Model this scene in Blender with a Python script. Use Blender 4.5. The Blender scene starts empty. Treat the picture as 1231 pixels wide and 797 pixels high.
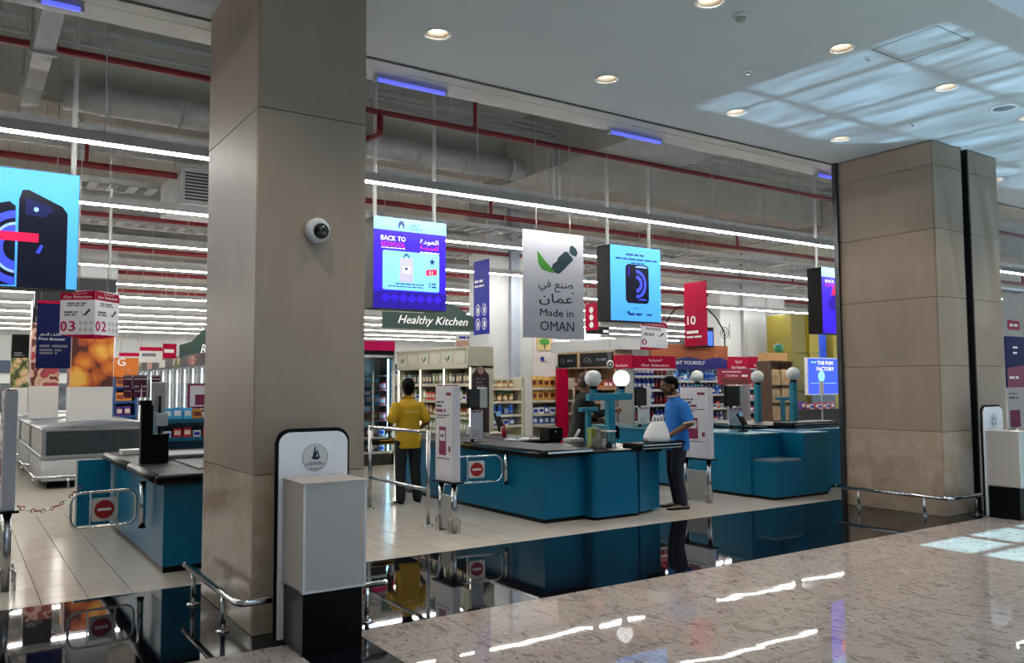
import bpy, bmesh, math, random
from mathutils import Vector, Matrix, Euler
random.seed(7)
PI = math.pi
scene = bpy.context.scene
C = scene.collection

# ---------------------------------------------------------------- camera, sky, sun, exposure
CAM = Vector((0, 0, 1.7)); FOC = 998.303; YAW, PITCH, ROLL = 0.5903, 0.0641, -0.0053
_f = Vector((math.sin(YAW)*math.cos(PITCH), math.cos(YAW)*math.cos(PITCH), math.sin(PITCH)))
_r0 = Vector((math.cos(YAW), -math.sin(YAW), 0)); _u0 = _r0.cross(_f)
_r = _r0*math.cos(ROLL) + _u0*math.sin(ROLL); _u = -_r0*math.sin(ROLL) + _u0*math.cos(ROLL)
cd = bpy.data.cameras.new('camera'); cam = bpy.data.objects.new('camera', cd); C.objects.link(cam)
cd.sensor_width = 36; cd.lens = FOC*36/1231; cd.clip_end = 300; cd.clip_start = 0.05
cam.matrix_world = Matrix(((_r.x, _u.x, -_f.x, CAM.x), (_r.y, _u.y, -_f.y, CAM.y), (_r.z, _u.z, -_f.z, CAM.z), (0, 0, 0, 1)))
scene.camera = cam
scene.view_settings.view_transform = 'Standard'; scene.view_settings.look = 'None'
scene.view_settings.gamma = 1; scene.view_settings.use_curve_mapping = False
scene.view_settings.exposure = 0.0
scene.cycles.use_denoising = True
scene.cycles.max_bounces = 8; scene.cycles.diffuse_bounces = 4; scene.cycles.glossy_bounces = 4; scene.cycles.transmission_bounces = 6
scene.cycles.caustics_reflective = False; scene.cycles.caustics_refractive = False
scene.cycles.sample_clamp_indirect = 4.0

w = bpy.data.worlds.new('sky'); scene.world = w; w.use_nodes = True
bgn = w.node_tree.nodes['Background']; bgn.inputs[0].default_value = (0.50, 0.68, 0.90, 1); bgn.inputs[1].default_value = 3.5

sl = bpy.data.lights.new('sun', 'SUN'); sl.energy = 12.0; sl.angle = 0.009; sl.color = (0.42, 0.82, 1.0)
so = bpy.data.objects.new('sun', sl); C.objects.link(so)
SUN = Vector((-0.27, 0.33, -1)).normalized()          # falls through the atrium skylight behind and to the right of the view
so.rotation_euler = SUN.to_track_quat('-Z', 'Y').to_euler(); so.location = (10, -2, 14)
# added area lamps imitate sun off the polished floor, with mullion shadows drawn in
_up = Vector((SUN.x, SUN.y, -SUN.z)); _zz = -_up; _xl = Vector((1, 0, 0)) - _zz*_zz.x; _xl.normalize(); _yy = _zz.cross(_xl)
for _k in range(4):
    ra = bpy.data.lights.new('sun_bounce_lamp', 'AREA'); ra.shape = 'RECTANGLE'; ra.size = 2.07; ra.size_y = 2.66; ra.energy = 9; ra.color = (0.40, 0.72, 1.0); ra.spread = math.radians(1.8); ra.use_nodes = True
    _n = ra.node_tree.nodes; _l = ra.node_tree.links; _e = _n['Emission']; _g = _n.new('ShaderNodeNewGeometry'); _s = _n.new('ShaderNodeSeparateXYZ'); _l.new(_g.outputs['Parametric'], _s.inputs[0])
    def _mn(op, a, b=None):
        q = _n.new('ShaderNodeMath'); q.operation = op
        for i, v in enumerate((a, b)):
            if v is None: continue
            if isinstance(v, (int, float)): q.inputs[i].default_value = v
            else: _l.new(v, q.inputs[i])
        return q.outputs[0]
    _bx = _mn('GREATER_THAN', _mn('ABSOLUTE', _mn('SUBTRACT', _mn('FRACT', _mn('MULTIPLY', _s.outputs[0], 2.0)), .5)), .05)
    _by = _mn('GREATER_THAN', _mn('ABSOLUTE', _mn('SUBTRACT', _mn('FRACT', _mn('MULTIPLY', _s.outputs[1], 2.0)), .5)), .035)
    _cb = _n.new('ShaderNodeCombineXYZ'); _l.new(_mn('MULTIPLY', _s.outputs[0], 11.0), _cb.inputs[0]); _l.new(_mn('MULTIPLY', _s.outputs[1], 2.0), _cb.inputs[1]); _cb.inputs[2].default_value = _k*3.7
    _w = _n.new('ShaderNodeTexNoise'); _w.inputs['Scale'].default_value = 1.6; _w.inputs['Detail'].default_value = 3; _l.new(_cb.outputs[0], _w.inputs['Vector'])
    _st = _mn('POWER', _mn('MULTIPLY', _w.outputs['Fac'], 1.9), 3.0)
    _l.new(_mn('MULTIPLY', _mn('MULTIPLY', _bx, _by), _st), _e.inputs['Strength'])
    ro = bpy.data.objects.new('sun_bounce_lamp', ra); C.objects.link(ro); ro.location = Vector((9.4+2*_k, 3.57, 0)) + _up*(.8/_up.z)
    ro.rotation_euler = Matrix(((_xl.x, _yy.x, _zz.x), (_xl.y, _yy.y, _zz.y), (_xl.z, _yy.z, _zz.z))).to_euler()

# ---------------------------------------------------------------- where a point of the picture lies at a known depth, in metres
def ray(px, py): return _f + _r*((px-615.5)/FOC) - _u*((py-398.5)/FOC)
def at(px, py, y): d = ray(px, py); return CAM + d*(y/d.y)
def atx(px, py, x): d = ray(px, py); return CAM + d*(x/d.x)
def atz(px, py, z): d = ray(px, py); return CAM + d*((z-1.7)/d.z)

# ---------------------------------------------------------------- materials
def lin(c):
    if isinstance(c, str): c = tuple(int(c[i:i+2], 16)/255 for i in (0, 2, 4))
    return tuple(((v+0.055)/1.055)**2.4 if v > 0.04045 else v/12.92 for v in c)
MATS = {}
def M(name, col, rough=0.5, metal=0.0, var=0.06, scale=8.0, bump=0.0, bscale=40.0, emit=0.0, spec=0.5, trans=0.0, coat=0.0, stretch=None, alpha=1.0):
    if name in MATS: return MATS[name]
    m = bpy.data.materials.new(name); m.use_nodes = True; nt = m.node_tree; N = nt.nodes; L = nt.links
    b = N['Principled BSDF']; c = lin(col)
    tc = N.new('ShaderNodeTexCoord'); mp = N.new('ShaderNodeMapping'); L.new(tc.outputs['Object'], mp.inputs[0])
    if stretch: mp.inputs['Scale'].default_value = stretch
    nz = N.new('ShaderNodeTexNoise'); nz.inputs['Scale'].default_value = scale; nz.inputs['Detail'].default_value = 4; L.new(mp.outputs[0], nz.inputs['Vector'])
    rp = N.new('ShaderNodeValToRGB'); L.new(nz.outputs['Fac'], rp.inputs[0])
    rp.color_ramp.elements[0].position = .3; rp.color_ramp.elements[1].position = .7
    rp.color_ramp.elements[0].color = tuple(v*(1-var) for v in c)+(1,); rp.color_ramp.elements[1].color = tuple(min(1, v*(1+var)) for v in c)+(1,)
    L.new(rp.outputs[0], b.inputs['Base Color'])
    b.inputs['Roughness'].default_value = rough; b.inputs['Metallic'].default_value = metal
    b.inputs['Specular IOR Level'].default_value = spec; b.inputs['Transmission Weight'].default_value = trans
    b.inputs['Coat Weight'].default_value = coat; b.inputs['Coat Roughness'].default_value = 0.05
    b.inputs['Alpha'].default_value = alpha
    if emit: L.new(rp.outputs[0], b.inputs['Emission Color']); b.inputs['Emission Strength'].default_value = emit
    if bump:
        n2 = N.new('ShaderNodeTexNoise'); n2.inputs['Scale'].default_value = bscale; L.new(mp.outputs[0], n2.inputs['Vector'])
        bp = N.new('ShaderNodeBump'); bp.inputs['Strength'].default_value = bump; bp.inputs['Distance'].default_value = .01
        L.new(n2.outputs['Fac'], bp.inputs['Height']); L.new(bp.outputs[0], b.inputs['Normal'])
    MATS[name] = m; return m
def M_stone(name, cols, rough, scale, vein=3.0, rnd=0.12, stretch=(1, 1, 1), speck=None, spec=0.5, wave=0.0):
    m = bpy.data.materials.new(name); m.use_nodes = True; nt = m.node_tree; N = nt.nodes; L = nt.links
    b = N['Principled BSDF']; tc = N.new('ShaderNodeTexCoord'); oi = N.new('ShaderNodeObjectInfo')
    add = N.new('ShaderNodeVectorMath'); add.operation = 'ADD'; mp = N.new('ShaderNodeMapping'); mp.inputs['Scale'].default_value = stretch
    mul = N.new('ShaderNodeMath'); mul.operation = 'MULTIPLY'; mul.inputs[1].default_value = 37.0; L.new(oi.outputs['Random'], mul.inputs[0])
    L.new(tc.outputs['Object'], add.inputs[0]); L.new(mul.outputs[0], add.inputs[1]); L.new(add.outputs[0], mp.inputs[0])
    nz = N.new('ShaderNodeTexNoise'); nz.inputs['Scale'].default_value = scale; nz.inputs['Detail'].default_value = 8; nz.inputs['Roughness'].default_value = .68; nz.inputs['Distortion'].default_value = vein*.3
    L.new(mp.outputs[0], nz.inputs['Vector'])
    rp = N.new('ShaderNodeValToRGB'); L.new(nz.outputs['Fac'], rp.inputs[0]); e = rp.color_ramp.elements
    pos = [.30 + .4*i/(len(cols)-1) for i in range(len(cols))]
    e[0].position = pos[0]; e[0].color = lin(cols[0])+(1,); e[1].position = pos[-1]; e[1].color = lin(cols[-1])+(1,)
    for p, c in list(zip(pos, cols))[1:-1]: q = e.new(p); q.color = lin(c)+(1,)
    out = rp.outputs[0]
    if speck:
        n2 = N.new('ShaderNodeTexNoise'); n2.inputs['Scale'].default_value = speck[1]; n2.inputs['Detail'].default_value = 3; L.new(mp.outputs[0], n2.inputs['Vector'])
        r2 = N.new('ShaderNodeValToRGB'); r2.color_ramp.elements[0].position = .60; r2.color_ramp.elements[1].position = .68; L.new(n2.outputs['Fac'], r2.inputs[0])
        mx = N.new('ShaderNodeMixRGB'); L.new(r2.outputs[0], mx.inputs[0]); L.new(out, mx.inputs[1]); mx.inputs[2].default_value = lin(speck[0])+(1,); out = mx.outputs[0]
    hs = N.new('ShaderNodeHueSaturation'); mr = N.new('ShaderNodeMapRange'); mr.inputs['To Min'].default_value = 1-rnd; mr.inputs['To Max'].default_value = 1+rnd
    L.new(oi.outputs['Random'], mr.inputs[0]); L.new(mr.outputs[0], hs.inputs['Value']); L.new(out, hs.inputs['Color']); L.new(hs.outputs[0], b.inputs['Base Color'])
    b.inputs['Roughness'].default_value = rough; b.inputs['Specular IOR Level'].default_value = spec
    if wave:                                            # the polish is never quite flat
        n3 = N.new('ShaderNodeTexNoise'); n3.inputs['Scale'].default_value = 2.2; n3.inputs['Detail'].default_value = 1; L.new(add.outputs[0], n3.inputs['Vector'])
        bp = N.new('ShaderNodeBump'); bp.inputs['Strength'].default_value = wave; bp.inputs['Distance'].default_value = .02; L.new(n3.outputs['Fac'], bp.inputs['Height']); L.new(bp.outputs[0], b.inputs['Normal'])
    MATS[name] = m; return m

# ---------------------------------------------------------------- mesh builder: one builder = one mesh object
class B:
    def __init__(s): s.v = []; s.f = []; s.m = []; s.mats = []; s.sm = []
    def mi(s, mat):
        if mat is None: return 0
        if mat not in s.mats: s.mats.append(mat)
        return s.mats.index(mat)
    def add(s, vs, fs, mat=None, smooth=False):
        o = len(s.v); k = s.mi(mat); s.v += [tuple(v) for v in vs]
        for f in fs: s.f.append(tuple(i+o for i in f)); s.m.append(k); s.sm.append(smooth)
        return s
    def box(s, x0, x1, y0, y1, z0, z1, mat=None):
        if x0 > x1: x0, x1 = x1, x0
        if y0 > y1: y0, y1 = y1, y0
        if z0 > z1: z0, z1 = z1, z0
        return s.add([(x0,y0,z0),(x1,y0,z0),(x1,y1,z0),(x0,y1,z0),(x0,y0,z1),(x1,y0,z1),(x1,y1,z1),(x0,y1,z1)],
            [(3,2,1,0),(4,5,6,7),(0,1,5,4),(1,2,6,5),(2,3,7,6),(3,0,4,7)], mat)
    def bar(s, p0, p1, wu, wv, mat=None, up=(0,0,1)):
        p0, p1 = Vector(p0), Vector(p1); d = (p1-p0).normalized(); up = Vector(up)
        if abs(d.dot(up)) > .99: up = Vector((0,1,0))
        a = d.cross(up).normalized()*wu/2; c = a.cross(d).normalized()*wv/2
        vs = [p0-a-c, p0+a-c, p0+a+c, p0-a+c, p1-a-c, p1+a-c, p1+a+c, p1-a+c]
        return s.add(vs, [(0,1,2,3),(7,6,5,4),(4,5,1,0),(5,6,2,1),(6,7,3,2),(7,4,0,3)], mat)
    def loft(s, rings, mat=None, smooth=True, caps=True):
        n = len(rings[0]); vs = [v for r in rings for v in r]; fs = []
        for i in range(len(rings)-1):
            for j in range(n):
                k = (j+1) % n; fs.append((i*n+j, i*n+k, (i+1)*n+k, (i+1)*n+j))
        if caps: fs.append(tuple(range(n-1, -1, -1))); fs.append(tuple((len(rings)-1)*n+j for j in range(n)))
        return s.add(vs, fs, mat, smooth)
    def tube(s, path, r, n=10, mat=None, closed=False):
        P = [Vector(p) for p in path]; R = r if isinstance(r, (list, tuple)) else [r]*len(P); rings = []
        a = None
        for i, p in enumerate(P):
            if closed: d = P[(i+1) % len(P)] - P[i-1]
            else: d = P[min(i+1, len(P)-1)] - P[max(i-1, 0)]
            d.normalize()
            if a is None: a = d.orthogonal().normalized()
            else: a = (a - d*a.dot(d)); a = a.normalized() if a.length > 1e-6 else d.orthogonal().normalized()
            b = d.cross(a); rings.append([p + (a*math.cos(t)+b*math.sin(t))*R[i] for t in (2*PI*k/n for k in range(n))])
        if closed: rings.append(rings[0]); return s.loft(rings, mat, True, False)
        return s.loft(rings, mat)
    def cyl(s, p0, p1, r, n=16, mat=None, r2=None): return s.tube([p0, p1], [r, r if r2 is None else r2], n, mat)
    def lathe(s, prof, c=(0,0,0), n=20, mat=None, axis='z'):
        rings = []
        if len(prof) > 3 and prof[0][0] > .002 and prof[-1][0] > .002: prof = list(prof)+[prof[0]]
        for (r, h) in prof:
            ring = []
            for k in range(n):
                t = 2*PI*k/n; a, b_ = r*math.cos(t), r*math.sin(t)
                q = (a, b_, h) if axis == 'z' else ((a, -h, b_) if axis == '-y' else (h, a, b_))
                ring.append((c[0]+q[0], c[1]+q[1], c[2]+q[2]))
            rings.append(ring)
        return s.loft(rings, mat, True, False)
    def sphere(s, c, r, n=20, mat=None, sc=(1,1,1)):
        m = max(6, n//2)
        rings = [[(c[0]+sc[0]*r*math.sin(t)*math.cos(2*PI*k/n), c[1]+sc[1]*r*math.sin(t)*math.sin(2*PI*k/n), c[2]+sc[2]*r*math.cos(t)) for k in range(n)] for t in ([.02]+[PI*i/m for i in range(1, m)]+[PI-.02])]
        return s.loft(rings[::-1], mat)
    def prism(s, pts, O, u, v, d, mat=None):
        """flat outline pts (a,b) on the frame O,u,v, extruded by vector d"""
        O, u, v, d = map(Vector, (O, u, v, d)); n = len(pts)
        lo = [O+u*a+v*b for a, b in pts]; hi = [p+d for p in lo]
        fs = [tuple(range(n)), tuple(range(2*n-1, n-1, -1))] + [(i, n+i, n+(i+1) % n, (i+1) % n) for i in range(n)]
        return s.add(lo+hi, fs, mat)
    def mesh(s, name, mat=None, off=(0,0,0), bevel=0, seg=2):
        me = bpy.data.meshes.new(name); off = Vector(off)
        me.from_pydata([tuple(Vector(v)-off) for v in s.v], [], s.f)
        for m in (s.mats or ([mat] if mat else [])): me.materials.append(m)
        me.polygons.foreach_set('material_index', s.m); me.polygons.foreach_set('use_smooth', s.sm)
        bm = bmesh.new(); bm.from_mesh(me); bmesh.ops.recalc_face_normals(bm, faces=bm.faces)
        if bevel: bmesh.ops.bevel(bm, geom=[e for e in bm.edges if len(e.link_faces) == 2 and e.calc_face_angle(0) > .6], offset=bevel, segments=seg, profile=.5, affect='EDGES', clamp_overlap=True)
        bm.to_mesh(me); bm.free(); me.update(); return me
    def build(s, name, mat=None, parent=None, bevel=0, seg=2):
        off = Vector((0,0,0)); p = parent
        while p is not None: off += p.location; p = p.parent
        return obj(name, s.mesh(name, mat, off, bevel, seg), parent)
def obj(name, me, parent=None, loc=None):
    o = bpy.data.objects.new(name, me); C.objects.link(o)
    if parent is not None: o.parent = parent
    if loc is not None: o.location = loc
    return o
def tag(o, label, cat, group=None, kind=None):
    o['label'] = label; o['category'] = cat
    if group: o['group'] = group
    if kind: o['kind'] = kind
    return o
def struct(o, label=None):
    o['kind'] = 'structure'
    if label: o['label'] = label
    return o
def thing(name, label, cat, loc=(0,0,0), group=None):
    o = bpy.data.objects.new(name, None); C.objects.link(o); o.location = loc; o.empty_display_size = .1
    return tag(o, label, cat, group)
def dup(o, loc=None, rotz=None, label=None, group=None, parent=None):
    c = o.copy(); C.objects.link(c)
    if parent is not None: c.parent = parent
    if loc is not None: c.location = loc
    if rotz is not None: c.rotation_euler = (0, 0, rotz)
    if label: c['label'] = label
    if group: c['group'] = group
    for ch in list(o.children): dup(ch, parent=c)
    return c
def place(root, loc, rotz=0): root.location = loc; root.rotation_euler = (0, 0, rotz); return root
def rrect(w, h, r, n=5, x0=0, y0=0, which=(1,1,1,1)):
    pts = []
    for k, (cx, cy, a0) in enumerate(((w-r, r, -PI/2), (w-r, h-r, 0), (r, h-r, PI/2), (r, r, PI))):
        if which[k]: pts += [(x0+cx+r*math.cos(a0+PI/2*i/n), y0+cy+r*math.sin(a0+PI/2*i/n)) for i in range(n+1)]
        else: pts.append((x0+(w if k < 2 else 0), y0+(h if k in (1, 2) else 0)))
    return pts
def circ(cx, cy, r, n=20, a0=0, a1=2*PI, ry=None):
    full = abs(a1-a0-2*PI) < 1e-6
    return [(cx+r*math.cos(a0+(a1-a0)*i/(n if full else n-1)), cy+(ry or r)*math.sin(a0+(a1-a0)*i/(n if full else n-1))) for i in range(n)]

# ---------------------------------------------------------------- lettering
_AR = dict(zip('اةدذرزوىأإآ', [(0xFE8D,2),(0xFE93,2),(0xFEA9,2),(0xFEAB,2),(0xFEAD,2),(0xFEAF,2),(0xFEED,2),(0xFEEF,2),(0xFE83,2),(0xFE87,2),(0xFE81,2)]))
_AR.update(dict(zip('بتثجحخسشصضطظعغفقكلمنهي', [(c, 4) for c in (0xFE8F,0xFE95,0xFE99,0xFE9D,0xFEA1,0xFEA5,0xFEB1,0xFEB5,0xFEB9,0xFEBD,0xFEC1,0xFEC5,0xFEC9,0xFECD,0xFED1,0xFED5,0xFED9,0xFEDD,0xFEE1,0xFEE5,0xFEE9,0xFEF1)])))
def arabic(s):
    out = []
    for wd in s.split(' '):
        r = ''
        for i, ch in enumerate(wd):
            if ch not in _AR: r += ch; continue
            base, n = _AR[ch]
            prev = i > 0 and wd[i-1] in _AR and _AR[wd[i-1]][1] == 4
            nxt = n == 4 and i < len(wd)-1 and wd[i+1] in _AR
            r += chr(base + (3 if prev and nxt else 2 if nxt else 1 if prev else 0)) if n == 4 else chr(base + (1 if prev else 0))
        out.append(r[::-1])
    return ' '.join(out[::-1])
def text(body, mat, parent, O, u, v, h=None, w=None, align='CENTER', ar=False, bold=0.0, shear=0.0, name='lettering', ex=.0012, lift=.0015):
    """lettering lying on the plane through O with right u and up v; h = cap height, w = full width (either may be given)"""
    cu = bpy.data.curves.new(name, 'FONT'); cu.body = arabic(body) if ar else body; cu.resolution_u = 2; cu.align_x = align; cu.size = 1; cu.shear = shear
    o = bpy.data.objects.new(name, cu); C.objects.link(o); dg = bpy.context.evaluated_depsgraph_get()
    me = bpy.data.meshes.new_from_object(o.evaluated_get(dg)); bpy.data.objects.remove(o); bpy.data.curves.remove(cu)
    xs = [q.co.x for q in me.vertices] or [0, 1]; ww = max(xs)-min(xs)
    sc = h/.73 if h else w/ww
    sx = w/ww if w else sc
    u, v = Vector(u).normalized(), Vector(v).normalized(); n = u.cross(v); O = Vector(O)+n*lift
    off = Vector((0,0,0)); p = parent
    while p is not None: off += p.location; p = p.parent
    for q in me.vertices: q.co = O - off + u*(q.co.x*sx) + v*(q.co.y*sc) + n*q.co.z
    if bold:                                            # heavier strokes: the same letters laid a hair to either side
        bm = bmesh.new(); bm.from_mesh(me); g = list(bm.verts)+list(bm.edges)+list(bm.faces)
        for k, e in enumerate((u*bold, -u*bold, v*bold*.6)):
            r = bmesh.ops.duplicate(bm, geom=g); bmesh.ops.translate(bm, verts=[q for q in r['geom'] if isinstance(q, bmesh.types.BMVert)], vec=e*sc*.8+n*(.0002*(k+1)))
        bm.to_mesh(me); bm.free()
    me.materials.clear(); me.materials.append(mat); me.update()
    return obj(name, me, parent)
def flat(pts, mat, parent, O, u, v, name='print', lift=.001, t=.001):
    """a thin printed or applied shape on the plane O,u,v"""
    u, v = Vector(u).normalized(), Vector(v).normalized(); n = u.cross(v)
    return B().prism(pts, Vector(O)+n*lift, u, v, n*t, mat).build(name, mat, parent)
def bars(parent, mat, O, u, v, rows, name='fine_print', lift=.0018):
    """print too small to read in the photograph: broken lines of word-long dashes"""
    u, v = Vector(u).normalized(), Vector(v).normalized(); n = u.cross(v); b = B(); rn = random.Random(len(rows)*7+int(rows[0][0]*100))
    for x0, x1, z, h in rows:
        x = x0
        while x < x1-h:
            e = min(x1, x+h*rn.uniform(2.2, 6)); b.prism([(x, z-h/2), (e, z-h/2), (e, z+h/2), (x, z+h/2)], Vector(O)+n*lift, u, v, n*.0008); x = e+h*.8
    o = b.build(name, mat, parent); o['kind'] = 'stuff'; return o
X, Y, Z = Vector((1,0,0)), Vector((0,1,0)), Vector((0,0,1))
def boxpart(name, mat, parent, x0, x1, y0, y1, z0, z1, bevel=0): return B().box(x0, x1, y0, y1, z0, z1).build(name, mat, parent, bevel)
# ---------------------------------------------------------------- shared materials
m_granite = M_stone('granite', ['70655f', '8d827b', 'aa9e96', '9a918b', 'bcafa6'], 0.018, 6.0, 7, .05, (1.0, .45, 1.0), ('6a605a', 38), spec=.36, wave=.05)
m_blackstone = M_stone('black_polished_stone', ['07090e', '0c0f16'], 0.025, 3, 1, .1, spec=.45)
m_cream = M_stone('cream_floor_tile', ['bdb3a8', 'c8beb2', 'd2c9be'], 0.16, 2.5, 1, .035, (1.2, 9, 1), spec=.5)
m_panel = M_stone('beige_stone_panel', ['8d7c6c', '958373', '9d8b7a'], 0.5, 1.2, 1, .03, (1, 1, .25))
m_marble = M_stone('cream_marble', ['a08c79', 'ab9784', 'b5a290', 'bba998'], 0.14, 3.5, 2, .04)
m_joint = M('dark_joint', '3a352f', .8)
m_grout = M('grey_grout', '5d5852', .9)
m_white = M('white_paint', 'cccecf', .7, var=.02, scale=2)
m_storeceil = M('store_slab_paint', 'eceae4', .8, var=.05, scale=.6)
m_concrete = M('grey_concrete', 'c6c4be', .85, var=.10, scale=1.5, bump=.1)
m_bulk = M('bulkhead_aluminium', '85837c', .45, .2, var=.04)
m_steel = M('brushed_stainless', 'c4c4c4', .22, 1.0, var=.05, stretch=(1, 1, 12))
m_chrome = M('polished_chrome', 'd8d8d8', .10, 1.0, var=.02)
m_galv = M('galvanised_metal', 'c2c3c4', .45, .4, var=.12, scale=5)
m_dark = M('black_plastic', '0a0a0c', .5, var=.1, spec=.12)
m_darkmetal = M('dark_anodised_metal', '4a4b4c', .3, .8, var=.05)
m_red_pipe = M('sprinkler_red_paint', '7d0f1e', .4, var=.1)
m_teal = M('teal_laminate', '055f81', .28, var=.04, scale=2, spec=.22)
m_tealpost = M('teal_powder_coat', '12829a', .35, var=.05)
m_offwhite = M('off_white_laminate', 'd9d6d2', .45, var=.02)
m_black = M('black_laminate', '050506', .3, var=.1, spec=.15)
m_led = M('led_diffuser', 'fffdf6', .5, var=0, emit=80.0)
m_warm = M('warm_lamp', 'ffeed8', .5, var=0, emit=12.0)
m_blueglow = M('violet_tube_light', '5a62ff', .5, var=0, emit=1.3)
m_glass = M('clear_glass', 'eef4f4', .03, trans=1.0, var=0)
m_magenta = M('magenta_print', 'b80f56', .5, var=.04, spec=.1)
m_crimson = M('crimson_print', 'a80636', .5, var=.04, spec=.1)
m_navy = M('navy_print', '10194a', .5, var=.04, spec=.15)
m_blueprint = M('royal_blue_print', '1c2396', .55, var=.04, spec=.12)
m_wtext = M('white_print', 'f2f2f2', .5, var=0)
m_dtext = M('dark_print', '16222f', .5, var=0)
m_gtext = M('grey_print', '6d6e78', .5, var=0)
m_green = M('green_print', '3f8a2e', .5, var=.05)
m_dgreen = M('dark_teal_print', '12333b', .5, var=.05)

# ---------------------------------------------------------------- floors
GY, CY = 5.482, 7.553
base = struct(B().box(-14, 34, -10, GY, -.14, -.012).build('floor_mall', m_grout), 'polished beige granite floor of the mall')
rest = B()                                                    # the granite beyond the tiles that can be told apart
rest.box(-14, -.55, -10, GY, -.012, 0); rest.box(-.55, 1.87, -10, .75, -.012, 0); rest.box(2.35, 13.4, -10, .75, -.012, 0); rest.box(13.4, 34, -10, GY, -.012, 0)
rest.build('granite_field', m_granite, base)
def tiles(name, mat, parent, xs, ys, gap=.0035, z0=-.012, z1=0.0, skip=None):
    cache = {}
    for i in range(len(xs)-1):
        for j in range(len(ys)-1):
            if skip and skip(xs[i], xs[i+1], ys[j], ys[j+1]): continue
            k = (round(xs[i+1]-xs[i], 3), round(ys[j+1]-ys[j], 3))
            if k not in cache: cache[k] = B().box(-k[0]/2+gap/2, k[0]/2-gap/2, -k[1]/2+gap/2, k[1]/2-gap/2, z0, z1).mesh(name, mat)
            obj(name, cache[k], parent, ((xs[i]+xs[i+1])/2, (ys[j]+ys[j+1])/2, 0))
gy = [GY-.676*k for k in range(7, -1, -1)]
gxr = [2.35+.68*k for k in range(17)]; gxr[-1] = 13.4
tiles('granite_tile', m_granite, base, gxr, gy, .004)
tiles('granite_tile', m_granite, base, [-.55, .08, .69, 1.28, 1.87], gy, .0022)
tiles('black_tile', m_blackstone, base, [1.87, 2.35], gy, .002)
ent = struct(B().box(-14, 34, GY, CY, -.14, -.012).build('floor_entrance', m_grout), 'band of black polished stone across the shop entrance')
B().box(-14, -2.45, GY, CY, -.012, 0).box(16.8, 34, GY, CY, -.012, 0).build('black_field', m_blackstone, ent)
tiles('black_tile', m_blackstone, ent, [-2.45+.77*k for k in range(26)], [GY, 5.82, 6.51, 7.2, CY], .003)
stf = struct(B().box(-14, 44, CY, 48, -.14, -.012).build('floor_store', m_grout), 'cream tiled floor of the supermarket')
sx = [-.37+.33*k for k in range(34)]; sy = [CY+.66*k for k in range(9)]
B().box(-14, sx[0], CY, 48, -.012, 0).box(sx[-1], 44, CY, 48, -.012, 0).box(sx[0], sx[-1], sy[-1], 48, -.012, 0).build('cream_field', m_cream, stf)
tiles('cream_tile', m_cream, stf, sx, sy, .007)

# ---------------------------------------------------------------- pillars
def slab(parent, face, a0, a1, z0, z1, pos, mat, name='stone_panel', g=.003, t=.02):
    b = B()
    if face in 'LR': b.box(pos-(t if face == 'R' else 0), pos+(t if face == 'L' else 0), a0+g, a1-g, z0+g, z1-g)
    else: b.box(a0+g, a1-g, pos+(0 if face == 'F' else -t), pos+(t if face == 'F' else 0), z0+g, z1-g)
    return b.build(name, mat, parent, .0015, 1)
ZC = 4.8645; YF, YB = 5.783, 7.186
pl = struct(B().box(1.727+.018, 2.546-.018, YF+.018, YB-.018, 0, ZC).build('pillar', m_joint), 'beige stone clad pillar beside the donation box at the entrance')
for z0, z1, mt in ((0, 1.085, m_marble), (1.085, 3.68, m_panel), (3.68, ZC, m_panel)):
    slab(pl, 'F', 1.727, 2.546, z0, z1, YF, mt); slab(pl, 'B', 1.727, 2.546, z0, z1, YB, mt)
    slab(pl, 'L', YF+.02, YB-.02, z0, z1, 1.727, mt); slab(pl, 'R', YF+.02, YB-.02, z0, z1, 2.546, mt)
XR0, XR1 = 10.474, 12.11
pr = struct(B().box(XR0+.018, 11.16, YF+.018, YB-.018, 0, ZC).box(11.16, 11.36, YF+.16, YB-.018, 0, ZC).box(11.36, XR1-.018, YF+.018, YB-.018, 0, ZC).build('pillar', m_joint), 'wide pillar of grey beige panels with a dark metal channel')
for z0, z1, mt in ((0, 1.07, m_marble), (1.07, 1.92, m_panel), (1.92, 2.81, m_panel), (2.81, 3.70, m_panel), (3.70, 4.54, m_panel), (4.54, ZC-.012, m_panel)):
    slab(pr, 'F', XR0, 11.16, z0, z1, YF, mt); slab(pr, 'F', 11.36, XR1, z0, z1, YF, mt); slab(pr, 'B', XR0, XR1, z0, z1, YB, mt)
    slab(pr, 'L', YF+.02, YB-.02, z0, z1, XR0, mt); slab(pr, 'R', YF+.02, YB-.02, z0, z1, XR1, mt)
B().box(11.16, 11.36, YF+.12, YF+.16, 0, ZC).box(11.16, 11.185, YF+.005, YF+.13, 0, ZC).box(11.335, 11.36, YF+.005, YF+.13, 0, ZC).box(11.255, 11.27, YF+.06, YF+.13, 0, ZC).build('metal_channel', m_darkmetal, pr)
B().box(XR0-.035, XR0+.06, YB, YB+.07, 0, ZC+.1).build('shutter_guide', m_darkmetal, pr)

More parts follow.
